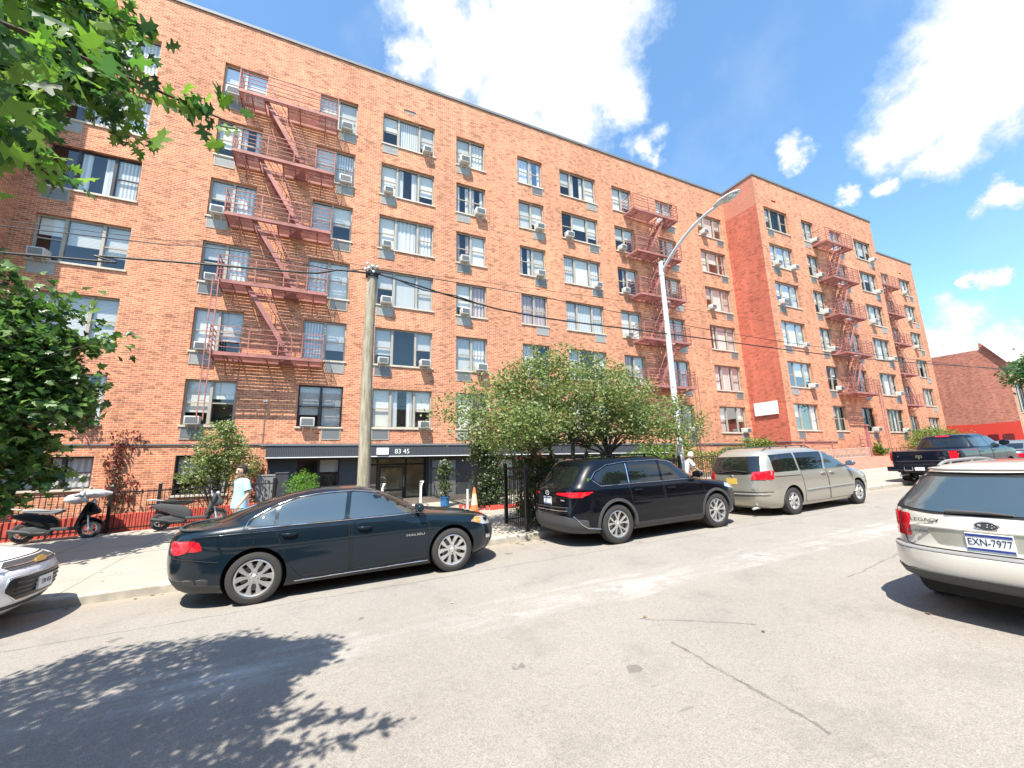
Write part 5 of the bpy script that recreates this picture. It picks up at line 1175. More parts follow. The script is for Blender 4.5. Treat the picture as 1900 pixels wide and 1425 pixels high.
shrub('shrub', 'tall round shrub with small pale blossoms left of the entrance canopy', [(-2.75, 16.3, .75, .85, .8, .8, 230), (-2.2, 16.2, .1, .55, .6, .65, 110), (-3.2, 16.2, -.0, .6, .6, .6, 110), (-2.7, 16.3, 1.4, .4, .4, .3, 30)], .08, 'leaf', M['leaf_mid'], 31, 16, (-2.75, 16.3, gz(-2.75, 16.3)), .09, 15, flowers=70)
shrub('shrub', 'bright green clipped ball of thuja behind the roof of the sedan', [(-.33, 14.7, -.55, .50, .5, .52, 230)], .05, 'long', M['leaf_bright'], 32, 6, (-.33, 14.7, gz(-.33, 14.7)+.05), .05, 16, fl=.1)
shrub('shrub', 'tall narrow glossy shrub right of the orange cone', [(5.35, 13.5, .35, .6, .5, .65, 140), (5.45, 13.4, -.5, .65, .5, .6, 150), (5.3, 13.2, -1.05, .6, .4, .35, 90), (5.0, 13.2, .8, .4, .4, .35, 40)], .10, 'leaf', M['leaf_shrub'], 33, 8, (5.4, 13.5, gz(5.4, 13)), .1, 14)
shrub('shrub', 'dense dark shrub filling the fenced pit beside the SUV tail', [(5.0, 9.6, -.15, .45, .38, .42, 120), (4.95, 9.55, -.9, .42, .38, .5, 140), (5.6, 9.6, -.25, .5, .35, .45, 110), (5.7, 9.6, -1.0, .5, .35, .4, 100), (6.3, 9.6, -.5, .5, .35, .6, 60)], .07, 'leaf', M['leaf_shrub'], 34, 8, (5.2, 9.55, gz(5.2, 9.5)), .08, 15, flowers=16)
shrub('shrub', 'reddish-leaved shrub behind the fence posts between cone and SUV', [(6.3, 11.9, -.1, .6, .4, .45, 44), (6.6, 12.0, -.8, .6, .4, .5, 30)], .09, 'leaf', M['leaf_red'], 35, 5, (6.4, 11.9, gz(6.4, 11.9)), .1, 10)
shrub('shrub', 'yellow-green shrub behind the wooden stems of the street tree', [(7.4, 12.7, -.35, .9, .4, .5, 60), (8.6, 12.9, -.3, .7, .4, .45, 40)], .08, 'leaf', M['leaf_hedge'], 36, 5, (7.8, 12.8, gz(7.8, 12.8)), .09, 12)
def hedge(label, x0, x1, y, z0, z1, n, seed, rag=.08):
    rg = random.Random(seed); P = []
    for _ in range(n):
        x = rg.uniform(x0, x1); zz = rg.betavariate(2.2, 1.1)
        P.append((x, y+rg.gauss(0, .16), z0+(z1-z0)*zz+(SL*(x-x0))+rg.gauss(0, rag*.4)+rag*math.sin(x*2.3)))
    T = thing('hedge', label, 'hedge', ((x0+x1)/2, y, z0-.3)); leaves('foliage', P, .085, 'leaf', M['leaf_hedge'], T, rg, flat=.3)
    b = MB(); k = int((x1-x0)/.35)
    for i in range(k): x = x0+(i+.5)*(x1-x0)/k; zb = gz(x, y)-.03; b.tube([(x, y, zb), (x+rg.uniform(-.1, .1), y, zb+.5), (x+rg.uniform(-.15, .15), y, z0+(z1-z0)*.6+SL*(x-x0))], [.02, .014, .006], 5)
    b.build('stem', M['stem'], T)
hedge('clipped light green hedge seen over the roof of the black SUV', 9.3, 13.0, 13.1, -.55, .22, 2400, 41)
hedge('clipped green hedge between the street lamp and the minivan', 13.4, 19.2, 13.2, -.75, .34, 3600, 42)
shrub('shrub', 'leafy pale shrub under the right end of the canopy behind the lamp', [(12.9, 13.6, .35, 1.0, .5, .45, 70), (14.6, 13.8, .55, .8, .5, .4, 55)], .11, 'leaf', M['leaf_hedge'], 37, 6, (13.6, 13.6, gz(13.6, 13.6)), .12, 12)
shrub('shrub', 'low light green shrub against the wall above the minivan roof', [(24.2, 16.9, .75, 1.7, .6, .45, 90), (22.4, 16.8, .3, 1.2, .5, .4, 40)], .13, 'leaf', M['leaf_hedge'], 38, 6, (24, 16.8, -.2), .14, 12)
shrub('shrub', 'wide feathery bush behind the cab of the black pickup', [(40.5, 14.6, 1.15, 3.2, .9, .85, 230), (44.5, 14.6, 1.0, 2.0, .9, .7, 110), (38.3, 14.5, .6, 1.2, .8, .7, 60)], .16, 'long', M['leaf_hedge'], 39, 10, (41.5, 14.6, .1), .2, 14)
shrub('grass_tuft', 'tuft of long grass at the foot of the wall left of the pickup', [(33.6, 14.9, .35, .35, .3, .3, 30)], .28, 'long', M['leaf_hedge'], 40, 3, (33.6, 14.9, .0), .08, 10, cat='plant', fl=.0)
shrub('climbing_plant', 'red-berried climber spreading up the brick between the basement windows', [(-6.0, 18.27, .55, .25, .04, .9, 40), (-5.75, 18.27, -.5, .45, .05, .55, 46), (-5.6, 18.27, 1.2, .35, .04, .35, 14)], .10, 'leaf', M['leaf_red'], 43, 7, (-5.9, 18.25, -1.5), .07, 7, cat='climber', r0=.01, fl=0)
shrub('climbing_plant', 'dark red climber on the wall end beside the grey bin', [(-1.95, 18.2, -.1, .22, .06, .6, 40), (-1.75, 18.0, -.95, .3, .2, .4, 34)], .09, 'leaf', M['leaf_red'], 44, 5, (-1.9, 18.1, -1.5), .07, 8, cat='climber', r0=.01)
shrub('flower_box', 'box of red and pink flowers on the lowest left window sill', [(-7.0, 18.2, 1.76, .42, .06, .08, 26)], .08, 'leaf', M['leaf_red'], 45, 2, (-7.0, 18.22, 1.66), .05, 9, cat='flowers', flowers=20, r0=.004, fm=mat('pink_petal', (.7, .08, .12), .6))
shrub('potted_plant', 'leafy plant in a blue pot by the entrance handrail', [(3.95, 13.9, -.2, .24, .22, .35, 40), (4.0, 13.9, -.7, .2, .2, .25, 20)], .10, 'leaf', M['leaf_shrub'], 46, 4, (3.98, 13.9, -1.06), .07, 12, cat='potted plant', r0=.01)
b = MB(); z = gz(3.98, 13.9); b.lathe([(0, z), (.12, z), (.16, z+.30), (.175, z+.30), (.175, z+.34), (.15, z+.34), (.14, z+.05), (0, z+.05)], 20, 'z', (3.98, 13.9, 0)); o = b.build('plant_pot', mat('blue_glaze', (.02, .12, .3), .3), None, smooth=40); tag(o, 'blue glazed pot on the pavement by the entrance path', 'plant pot')
rt = random.Random(77)
T = thing('tree', 'distant street tree whose green crown cuts the right edge', 'tree', (42.5, 9.6, zwalk(42.5, 9.6)))
C, P = clusters([(42.4, 9.7, 5.1, 1.7, 1.4, .9, 110), (44, 9.3, 5.8, 2.4, 1.5, 1.1, 120)], rt, .22, 14)
b = MB(); b.tube([(42.5, 9.6, -.4), (42.7, 9.6, 3), (43, 9.5, 4.8)], [.18, .14, .09], 10); limbs(b, (42.8, 9.6, 3.8), C, rt, .05, .1); b.build('trunk', M['bark'], T, smooth=60); leaves('crown', P, .24, 'leaf', leafmat('far_leaf', [(.05, .13, .035), (.07, .16, .05), (.04, .10, .03), (.06, .14, .05)]), T, rt)

# ------------------------------------------------------------------ fences, low walls
def fence(label, pts, h, step=.115, posts=(), m=None, bar=.014, low=.1, mid=False):
    x0, y0 = pts[0]; T = thing('iron_fence', label, 'fence', (x0, y0, gz(x0, y0))); m = m or M['black_metal']
    P = MB(); R = MB()
    for (ax, ay), (bx, by) in zip(pts, pts[1:]):
        L = math.hypot(bx-ax, by-ay); n = max(2, int(L/step)); za, zb = gz(ax, ay), gz(bx, by)
        for i in range(n+1):
            f = i/n; x, y, z = ax+(bx-ax)*f, ay+(by-ay)*f, za+(zb-za)*f; P.box(x-bar/2, x+bar/2, y-bar/2, y+bar/2, z+.04, z+h)
        for hh in ([low, h-.06]+([h*.55] if mid else [])): R.bar((ax, ay, za+hh), (bx, by, zb+hh), .02, .032)
    P.build('pickets', m, T); R.build('rail', m, T)
    for (x, y, e) in posts:
        z = gz(x, y); b = MB(); b.box(x-.035, x+.035, y-.035, y+.035, z-.03, z+h+e); b.add([(x-.045, y-.045, z+h+e), (x+.045, y-.045, z+h+e), (x+.045, y+.045, z+h+e), (x-.045, y+.045, z+h+e), (x, y, z+h+e+.05)], [(0, 1, 4), (1, 2, 4), (2, 3, 4), (3, 0, 4), (3, 2, 1, 0)]); b.build('post', m, T)
    return T
fence('black iron fence behind the two scooters', [(-10.5, 15.12), (-4.93, 15.12), (-3.9, 15.14), (-1.1, 15.14)], 1.10, posts=[(-7.6, 15.12, .06), (-4.93, 15.12, .12), (-3.9, 15.14, .12), (-1.1, 15.14, .1)])
fence('thin dark garden railing right under the basement window', [(-4.6, 16.9), (-1.6, 16.9)], 1.05, step=.15, mid=True, bar=.01)
fence('tall black pit fence beside the tail of the black SUV', [(4.5, 10.1), (4.5, 8.92), (9.4, 8.92), (9.4, 10.1), (4.5, 10.1)], 1.42, step=.11, posts=[(4.5, 8.92, .08), (4.5, 10.1, .04), (6.1, 8.92, .05), (7.7, 8.92, .05), (9.4, 8.92, .05)])
fence('black garden fence running right from behind the orange cone', [(4.55, 18.2), (4.55, 12.45), (12.9, 12.5), (21.3, 12.55)], 1.25, step=.13, posts=[(4.55, 12.45, .12), (12.9, 12.5, .1)])
b = MB(); V = []; F = []; n = 30
for i in range(n+1): x = -10.5+9.4*i/n; z = gz(x, 15.2); V += [(x, 15.2, z-.05), (x, 15.2, z+.46), (x, 15.36, z+.47), (x, 15.36, z-.05)]
for i in range(n):
    for j in range(3): F.append((i*4+j, i*4+4+j, i*4+5+j, i*4+1+j))
F += [(0, 1, 2, 3), (n*4+3, n*4+2, n*4+1, n*4)]
b.add(V, F); o = b.build('garden_wall', M['redpaint']); tag(o, 'low red painted wall behind the iron fence and scooters', 'wall')
b = MB(); rr = random.Random(4)
for i in range(34): 
    x = 4.3+i*.112; 
    if x < 4.9: yy = 12.35+(4.9-x)*1.6
    else: yy = 12.3
    z = gz(x, yy); b.box(x, x+.1, yy, yy+.07, z-.02, z+.13+rr.uniform(-.02, .02))
o = b.build('brick_edging', M['redpaint']); tag(o, 'short row of red bricks on end edging the bed by the cone', 'edging')
# right-hand low fences on the bank
def fence2(label, x0, x1, y, zf, h, step, col):
    T = thing('iron_fence', label, 'fence', (x0, y, zf(x0))); P = MB(); R = MB(); n = int((x1-x0)/step)
    for i in range(n+1): x = x0+(x1-x0)*i/n; z = zf(x); P.box(x-.012, x+.012, y-.012, y+.012, z, z+h)
    R.bar((x0, y, zf(x0)+h), (x1, y, zf(x1)+h), .04, .03); R.bar((x0, y, zf(x0)+.08), (x1, y, zf(x1)+.08), .03, .03); P.build('pickets', col, T); R.build('rail', col, T)
zb_ = lambda x: zwalk(x, 12.9)+.45
fence2('pale low picket fence on the red bank behind the minivan nose', 26.6, 32.0, 14.75, zb_, .62, .14, M['stone'])
fence2('dark low railing at the wall foot left of the pickup', 33.9, 41.0, 15.0, zb_, .45, .5, M['black_metal'])
b = MB(); b.box(32.05, 32.2, 14.7, 14.85, -.3, 1.9); b.box(31.98, 32.27, 14.65, 14.9, 1.9, 1.98); o = b.build('gate_post', M['steel_red']); tag(o, 'rusty red gate post standing in front of the projecting block', 'post')
b = MB()
for q in range(6): b.bar((32.3, 15.3, .15+q*.22), (33.5, 15.3, .22+q*.22), .05, .06)
b.bar((33.5, 15.3, .1), (33.5, 15.3, 1.45), .05, .05); b.bar((32.3, 15.3, .1), (32.3, 15.3, 1.4), .05, .05); o = b.build('stair_rail', M['steel_red']); tag(o, 'dark red slatted gate beside the rusty post', 'gate')
b = MB()
for x in (26.4, 29.3): b.bar((x, 15.4, -.3), (x, 15.4, .95), .05)
for z in (.55, .75, .95): b.bar((26.4, 15.4, z), (29.3, 15.4, z), .04)
o = b.build('cellar_railing', M['steel_red']); tag(o, 'brown cellar railing at the corner of the return wall', 'railing')
# ------------------------------------------------------------------ cone, handrails, bins
cz = gz(4.37, 12.1)
cone = thing('traffic_cone', 'faded orange traffic cone on the pavement beside the entrance path', 'traffic cone', (4.37, 12.1, cz))
mc = mat('cone_orange', (.72, .19, .06), .6, var=.15, vscale=8); mw = mat('cone_faded', (.72, .55, .34), .6, var=.2, vscale=8)
b = MB(); b.box(4.19, 4.55, 11.92, 12.28, cz, cz+.035); b.build('base', mc, cone, bevel=.01)
b = MB(); b.lathe([(.135, cz+.035), (.125, cz+.06), (.10, cz+.24)], 24, 'z', (4.37, 12.1, 0)); b.m = 1; b.lathe([(.10, cz+.24), (.058, cz+.56)], 24, 'z', (4.37, 12.1, 0)); b.m = 0; b.lathe([(.058, cz+.56), (.03, cz+.74), (.02, cz+.74)], 24, 'z', (4.37, 12.1, 0)); b.build('cone_body', [mc, mw], cone, smooth=50)
for x, lab in ((3.36, 'white tubular handrail right of the entrance door'), (2.1, 'white tubular handrail left of the entrance door')):
    b = MB(); z = gz(x, 14.8); b.tube([(x-.1, 14.2, z), (x-.1, 14.2, z+.66), (x-.06, 14.25, z+.76), (x+.02, 14.4, z+.82), (x+.05, 15.0, z+.80), (x+.07, 15.1, z+.72), (x+.07, 15.1, z)], .021, 10); o = b.build('handrail', M['white'], None, smooth=60); tag(o, lab, 'handrail')
for x, lab in ((4.45, 'short white post at the corner of the brick edging'), (4.72, 'taller white post just left of the cone')):
    b = MB(); z = gz(x, 12.9); b.tube([(x, 12.95, z), (x, 12.95, z+(.62 if x < 4.5 else .85))], .035, 10); o = b.build('marker_post', M['white'], None, smooth=60); tag(o, lab, 'post')
def bin_(x, y, w, d, h, m, lab):
    z = gz(x, y); T = thing('dustbin', lab, 'bin', (x, y, z)); b = MB()
    b.add([(x-w*.42, y-d*.42, z), (x+w*.42, y-d*.42, z), (x+w*.42, y+d*.42, z), (x-w*.42, y+d*.42, z), (x-w/2, y-d/2, z+h), (x+w/2, y-d/2, z+h), (x+w/2, y+d/2, z+h), (x-w/2, y+d/2, z+h)], [(0, 1, 5, 4), (1, 2, 6, 5), (2, 3, 7, 6), (3, 0, 4, 7), (3, 2, 1, 0)]); b.build('bin_body', m, T, bevel=.015)
    b = MB(); b.box(x-w*.53, x+w*.53, y-d*.53, y+d*.53, z+h, z+h+.05); b.build('lid', m, T, bevel=.02)
bin_(-1.45, 16.6, .55, .6, 1.25, M['plastic_lt'], 'tall grey bin behind the walking person'); bin_(-.98, 16.7, .4, .6, 1.3, M['charcoal'], 'narrow black bin against the charcoal front')
b = MB(); b.box(-.85, .2, 14.45, 14.95, gz(-.3, 14.7), gz(-.3, 14.7)+.42); o = b.build('planter', M['stone'], bevel=.02); tag(o, 'pale stone planter under the clipped thuja ball', 'planter')

# fallen leaves and scraps along the gutter and under the trees
rt = random.Random(90); V = []; F = []
for i in range(420):
    x = rt.uniform(-6, 22) if rt.random() < .7 else rt.gauss(5, 2); y = CURB-abs(rt.gauss(0, .16))-.03 if rt.random() < .5 else rt.uniform(8.85, 12)
    if rt.random() < .04: y = rt.uniform(2, 7)
    z = (zroad(x) if y < CURB else zwalk(x, y))+.006; s_ = rt.uniform(.015, .045); a = rt.uniform(0, 6.3); o = len(V)
    for k in range(5): r_ = s_*(1 if k % 2 else .6); V.append((x+r_*math.cos(a+k*1.256), y+r_*math.sin(a+k*1.256), z+rt.uniform(0, .008)))
    F.append([o, o+1, o+2, o+3, o+4])
o = raw('leaf_litter', V, F, leafmat('dead_leaf', [(.25, .17, .08), (.14, .12, .05), (.42, .38, .28), (.10, .08, .04)], .1, .8)); o['label'] = 'scattered dead leaves and scraps along the gutter and pavement'; o['category'] = 'leaf litter'; o['kind'] = 'stuff'
# ------------------------------------------------------------------ scooters
def scooter(label, X, Y, heading, body_m, seat_m, covers, kind):
    T = thing('motor_scooter', label, 'scooter', (X, Y, gz(X, Y)), 'scooters parked at the iron fence', local=True, rot=(math.radians(-7), 0, heading))
    R = .235
    for x, w_ in ((-.60, .12), (.62, .10)):
        b = MB(); b.lathe([(R*.62, -w_*.4), (R*.8, -w_*.5), (R*.95, -w_*.36), (R, 0), (R*.95, w_*.36), (R*.8, w_*.5), (R*.62, w_*.4)], 32, 'y', (x, 0, R), closed=True); wh = b.build('wheel', M['tyre'], T, smooth=50)
        b = MB(); b.lathe([(R*.63, -.03), (R*.63, .03), (R*.55, .03), (R*.55, -.03)], 32, 'y', (x, 0, R), closed=True); b.lathe([(0, -.05), (.045, -.05), (.045, .05), (0, .05)], 16, 'y', (x, 0, R))
        for k in range(6): a = k*math.pi/3; b.bar((x+.03*math.cos(a), 0, R+.03*math.sin(a)), (x+R*.58*math.cos(a+.25), 0, R+R*.58*math.sin(a+.25)), .03, .02, up=(0, 1, 0))
        b.build('rim', M['alloy'], wh)
    def slab(name, poly, hw, m, taper=None, bev=.02):
        b = MB(); b.prism(poly, 'y', -hw, hw); return b.build(name, m, T, bevel=bev, smooth=50)
    slab('rear_fairing', [(-.80, .58), (-.86, .66), (-.62, .70), (-.15, .62), (.02, .50), (.06, .30), (-.05, .26), (-.35, .36), (-.62, .50)], .12, body_m, bev=.035)
    slab('floorboard', [(-.08, .24), (-.08, .31), (.34, .31), (.42, .36), (.44, .28), (.36, .23)], .15, M['plastic'], bev=.02)
    slab('front_shield', [(.34, .30), (.42, .32), (.52, .62), (.60, .86), (.55, .92), (.47, .80), (.38, .50)], .17, body_m, bev=.04)
    slab('front_cowl', [(.42, .42), (.50, .80), (.60, .90), (.78, .66), (.74, .60), (.56, .56)], .10, body_m, bev=.04)
    slab('mudguard', [(.40, .42), (.50, .50), (.66, .52), (.84, .42), (.90, .32), (.85, .33), (.76, .44), (.62, .48), (.50, .44)], .06, body_m, bev=.02)
    slab('seat', [(-.66, .70), (-.68, .76), (-.45, .80), (-.20, .74), (.05, .76), (.08, .70), (-.10, .63), (-.40, .67)], .13, seat_m, bev=.04)
    slab('engine', [(-.62, .16), (-.66, .34), (-.30, .38), (-.05, .28), (-.10, .16)], .09, M['plastic'], bev=.03)
    b = MB(); b.tube([(-.15, -.14, .2), (-.40, -.15, .20), (-.48, -.16, .23), (-.80, -.17, .29)], [.02, .025, .045, .04], 12); b.build('exhaust', M['plastic'], T, smooth=50)
    b = MB()
    for s in (-1, 1): b.tube([(.62, s*.075, R), (.53, s*.06, .62)], .02, 8)
    b.tube([(.54, 0, .58), (.44, 0, 1.0)], .025, 8); b.build('fork', M['galv'], T, smooth=50)
    b = MB(); b.tube([(.36, -.34, 1.03), (.42, -.2, 1.04), (.45, 0, 1.0), (.42, .2, 1.04), (.36, .34, 1.03)], .014, 8); hb = b.build('handlebar', M['black_metal'], T, smooth=50)
    b = MB()
    for s in (-1, 1): b.tube([(.345, s*.30, 1.03), (.33, s*.42, 1.03)], .019, 8)
    b.build('grip', M['rubber'], hb)
    for s in (-1, 1):
        b = MB(); b.tube([(.42, s*.18, 1.04), (.40, s*.26, 1.24)], .007, 6); b.ball((.39, s*.27, 1.27), (.025, .07, .045), 12, 8); b.build('mirror', M['galv'] if kind == 1 else M['plastic'], T, smooth=50)
    b = MB(); b.ball((.60, 0, .90), (.06, .10, .07), 14, 10); b.build('headlight', M['clear_lens'], T, smooth=60)
    b = MB(); b.ball((-.86, 0, .60), (.035, .09, .035), 12, 8); b.build('taillight', M['red_lens'], T, smooth=60)
    b = MB(); b.tube([(-.55, -.10, .76), (-.80, -.10, .80), (-.95, -.06, .80), (-.95, .06, .80), (-.80, .10, .80), (-.55, .10, .76)], .011, 6); b.tube([(-.82, -.1, .80), (-.82, .1, .80)], .01, 6); b.build('luggage_rack', M['galv'], T, smooth=50)
    b = MB(); b.bar((-.05, -.05, .22), (-.16, -.16, .0), .02); b.build('side_stand', M['black_metal'], T)
    if covers:                                  # plastic bags pulled over seat front and handlebar
        for nm, c, r, sd in (('dashboard_bag', (.60, -.05, 1.10), (.30, .20, .10), 1), ('handlebar_bag', (.28, -.10, .98), (.22, .18, .12), 2)):
            rg = random.Random(sd); b = MB(); b.ball(c, r, 18, 12, lambda p: p*(1+.16*math.sin(p.x*7+sd)*math.cos(p.y*6)+rg.uniform(-.04, .04))); b.build('plastic_cover', mat('thin_plastic_%d' % sd, (.62, .60, .60), .35, var=.2, vscale=10), T, smooth=70)
    return T
scooter('black scooter with a grey seat and clear plastic bags over its handlebar', -5.72, 14.62, .02, M['p_black'], mat('seat_grey', (.25, .26, .26), .6), True, 1)
scooter('darker scooter without covers, between the fence gate and the walking person', -3.05, 14.62, .12, M['plastic'], M['rubber'], False, 2)
scooter('yellow-fronted scooter mostly cut off by the left edge', -7.85, 14.6, .0, mat('yellow_fairing', (.7, .5, .02), .35), M['rubber'], False, 3)

# ------------------------------------------------------------------ people
def rings(b, R, n=18, cap=True):
    """R: list of (centre, rx, ry, axis) elliptical rings joined into one skin"""
    V = []
    for c, rx, ry in R:
        for k in range(n): a = 2*math.pi*k/n; V.append((c[0]+rx*math.cos(a), c[1]+ry*math.sin(a), c[2]))
    F = [(i*n+k, i*n+(k+1) % n, (i+1)*n+(k+1) % n, (i+1)*n+k) for i in range(len(R)-1) for k in range(n)]
    if cap: F += [tuple(reversed(range(n))), tuple(range((len(R)-1)*n, len(R)*n))]
    b.add(V, F)
def skin(name, pts, edges, rad, m, parent, root=0, sub=2, extra=None, mats=None):
    me = bpy.data.meshes.new(name); me.from_pydata(pts, edges, []); o = bpy.data.objects.new(name, me); COL.objects.link(o)
    md = o.modifiers.new('skin', 'SKIN'); md.use_smooth_shade = True; md.branch_smoothing = .4
    for i, r in enumerate(rad):
        sv = me.skin_vertices[0].data[i]; sv.radius = r if isinstance(r, tuple) else (r, r); sv.use_root = (i == root)
    s2 = o.modifiers.new('sub', 'SUBSURF'); s2.levels = sub; s2.render_levels = sub
    bpy.context.view_layer.update()
    me2 = bpy.data.meshes.new_from_object(o.evaluated_get(bpy.context.evaluated_depsgraph_get())); bpy.data.objects.remove(o)
    b = MB(); b.add([tuple(v.co) for v in me2.vertices], [tuple(p.vertices) for p in me2.polygons])
    if extra: extra(b)
    return b.build(name, mats or m, parent, smooth=70)
def person(label, X, Y, heading, H, skin_c, hair_c, shirt_m, pants_m, lean=0, arms=None, stride=.2, print_=None, turn=0):
    T = thing('person', label, 'person', (X, Y, gz(X, Y)), local=True, rot=(0, 0, heading)); k = H/1.68; T.scale = (k, k, k)
    ms = mat('skin', skin_c, .55); me_ = M['ink']; ml = mat('lips', (.35, .12, .10), .5)
    L = lambda x, z: (x+lean*max(0, z-.9)**1.0, z)             # forward bend above the hips
    def Pt(x, y, z): q = L(x, z); return (q[0], y, q[1]-abs(lean)*.25*max(0, z-.9))
    pts = []; rad = []; ed = []
    def a(p, r, par=None): pts.append(p); rad.append(r); (ed.append((par, len(pts)-1)) if par is not None else None); return len(pts)-1
    pel = a(Pt(0, 0, .93), (.13, .11)); sp = a(Pt(0, 0, 1.10), (.12, .095), pel); ch = a(Pt(0, 0, 1.27), (.14, .10), sp); nb = a(Pt(0, 0, 1.40), (.06, .055), ch); nk = a(Pt(.015, 0, 1.49), .048, nb)
    arms = arms or {1: ((-.03, .25, 1.12), (.05, .27, .88)), -1: ((-.05, -.25, 1.12), (.0, -.27, .87))}
    for s in (-1, 1):
        sh = a(Pt(0, s*.165, 1.365), .05, ch); e_, w_ = arms[s]; el = a(Pt(*e_), .036, sh); fo = a(tuple((Vector(Pt(*e_))*.5+Vector(Pt(*w_))*.5)), .034, el); wr = a(Pt(*w_), .024, fo)
        W = Vector(Pt(*w_)); d = (W-Vector(Pt(*e_))).normalized(); side = Vector((1, 0, 0)) if abs(d.x) < .7 else Vector((0, 0, 1)); side = (side-d*side.dot(d)).normalized(); out = d.cross(side)
        pm = a(tuple(W+d*.055), (.030, .018), wr)
        for i, (off, ln) in enumerate(((-.026, .070), (-.009, .080), (.009, .075), (.025, .060))):
            r0 = a(tuple(W+d*.085+side*off), .0095, pm); r1 = a(tuple(W+d*(.085+ln*.5)+side*off*1.1+out*.004*s), .0085, r0); a(tuple(W+d*(.085+ln)+side*off*1.1+out*.018*s), .007, r1)
        t0 = a(tuple(W+d*.035+side*.034), .010, wr); a(tuple(W+d*.085+side*.052), .008, t0)
        hip = a(Pt(0, s*.09, .88), .085, pel); kn = a((.03+s*stride*.45, s*.10, .49), .055, hip); cf = a((-.02+s*stride*.6, s*.10, .34), .054, kn); an = a((-.03+s*stride*.9, s*.10, .09), .034, cf); a((.12+s*stride*.9, s*.11, .035), (.035, .03), an)
    hc = Vector(Pt(.035, 0, 1.585))
    rot = Quaternion((0, 0, 1), turn)
    def face(b):
        def fn(p):
            q = p.copy()
            if q.z < -.1: q.x *= 1+.10*q.z; q.y *= 1+.32*(q.z+.1)          # narrowing jaw
            if q.x < 0: q.x *= 1.06
            return rot @ q
        n0 = len(b.v); b.ball(tuple(hc), (.098, .076, .118), 24, 18, fn)
        R_ = lambda x, y, z: tuple(hc+rot @ Vector((x, y, z)))
        b.add(*nose(R_))
        for s in (-1, 1): b.ball(R_(-.005, s*.076, -.005), (.022, .010, .032), 8, 8)
        b.m = 1
        for s in (-1, 1): b.ball(R_(.088, s*.031, .008), (.010, .014, .008), 8, 6); b.ball(R_(.090, s*.031, .030), (.010, .021, .005), 8, 6)
        b.m = 2; b.ball(R_(.087, 0, -.058), (.012, .024, .008), 10, 6)
    def nose(R_): return ([R_(.09, -.010, .012), R_(.09, .010, .012), R_(.122, 0, -.022), R_(.09, -.019, -.034), R_(.09, .019, -.034)], [(0, 1, 2), (0, 2, 3), (1, 4, 2), (2, 4, 3)])
    body = skin('body', pts, ed, rad, ms, T, extra=face, mats=[ms, me_, ml])
    rg = random.Random(5); b = MB()
    b.ball(tuple(hc+rot @ Vector((-.010, 0, .026))), (.116, .096, .120), 28, 18, lambda p: rot @ (p*(1+rg.uniform(-.06, .06)) if (p.x < .25 and p.z > -.75) or p.z > .42 else p*.6)); b.build('hair', mat('hair', hair_c, .7), T, smooth=80)
    b = MB()                                    # loose T-shirt: torso, then sleeves
    tor = [(.82, .150, .195), (.90, .150, .190), (1.0, .143, .178), (1.12, .135, .168), (1.24, .135, .176), (1.33, .120, .180), (1.385, .100, .160), (1.42, .080, .105), (1.435, .066, .075)]
    rings(b, [(Pt(.0+.01*math.sin(z*9), 0, z), rx, ry) for z, rx, ry in tor], 24, cap=False)
    for s in (-1, 1):
        e_ = Vector(Pt(*arms[s][0])); shp = Vector(Pt(0, s*.13, 1.37)); d = e_-Vector(Pt(0, s*.165, 1.365)); E_ = Vector(Pt(0, s*.165, 1.365))+d*.78
        b.tube([tuple(shp), tuple(Vector(Pt(0, s*.175, 1.36))), tuple(Vector(Pt(0, s*.165, 1.365))+d*.4), tuple(E_)], [.07, .074, .074, .078], 14, cap=False)
    sh_ = b.build('shirt', shirt_m, T, smooth=70)
    if print_: 
        o = text('shirt_print', print_, .055, mat('print_grey', (.12, .22, .35), .7), sh_, (Pt(.15, 0, 1.22)[0], 0, 1.20), (math.pi/2, 0, math.pi/2), .002, sx=1.3)
    b = MB(); rings(b, [(Pt(0, 0, .97), .13, .17), (Pt(0, 0, .90), .135, .178), (Pt(0, 0, .82), .13, .175)], 20, cap=False)
    for s in (-1, 1): b.tube([Pt(0, s*.085, .90), (.015+s*stride*.2, s*.095, .70), (.03+s*stride*.45, s*.10, .48), (-.02+s*stride*.65, s*.10, .30), (-.03+s*stride*.88, s*.10, .10)], [.10, .088, .072, .068, .062], 14)
    b.build('trousers', pants_m, T, smooth=70)
    for s in (-1, 1): b = MB(); b.ball((.05+s*stride*.9, s*.11, .035), (.14, .05, .045), 14, 8, lambda p: Vector((p.x, p.y, max(p.z, -.7)))); b.build('shoe', M['plastic'], T, smooth=60)
    return T
person('person in a light blue T-shirt walking left on the pavement behind the sedan', -1.42, 11.0, math.radians(213), 1.69, (.52, .31, .22), (.03, .018, .014), mat('blue_cotton', (.33, .58, .80), .9, var=.08, vscale=9), mat('khaki', (.26, .24, .20), .9), stride=.22,
       arms={1: ((-.02, .27, 1.12), (.14, .29, .90)), -1: ((-.06, -.27, 1.13), (-.03, -.28, .87))}, turn=.2)
person('white-haired person in a pale patterned shirt stooping behind the lamp post', 11.12, 10.4, math.radians(-22), 1.55, (.5, .32, .24), (.70, .68, .64), mat('pale_print', (.48, .47, .50), .9, var=.3, vscale=40), mat('navy_cloth', (.03, .04, .08), .9), lean=.42, stride=.1,
       arms={1: ((.18, .24, 1.12), (.42, .22, 1.0)), -1: ((.20, -.24, 1.12), (.46, -.20, .98))})

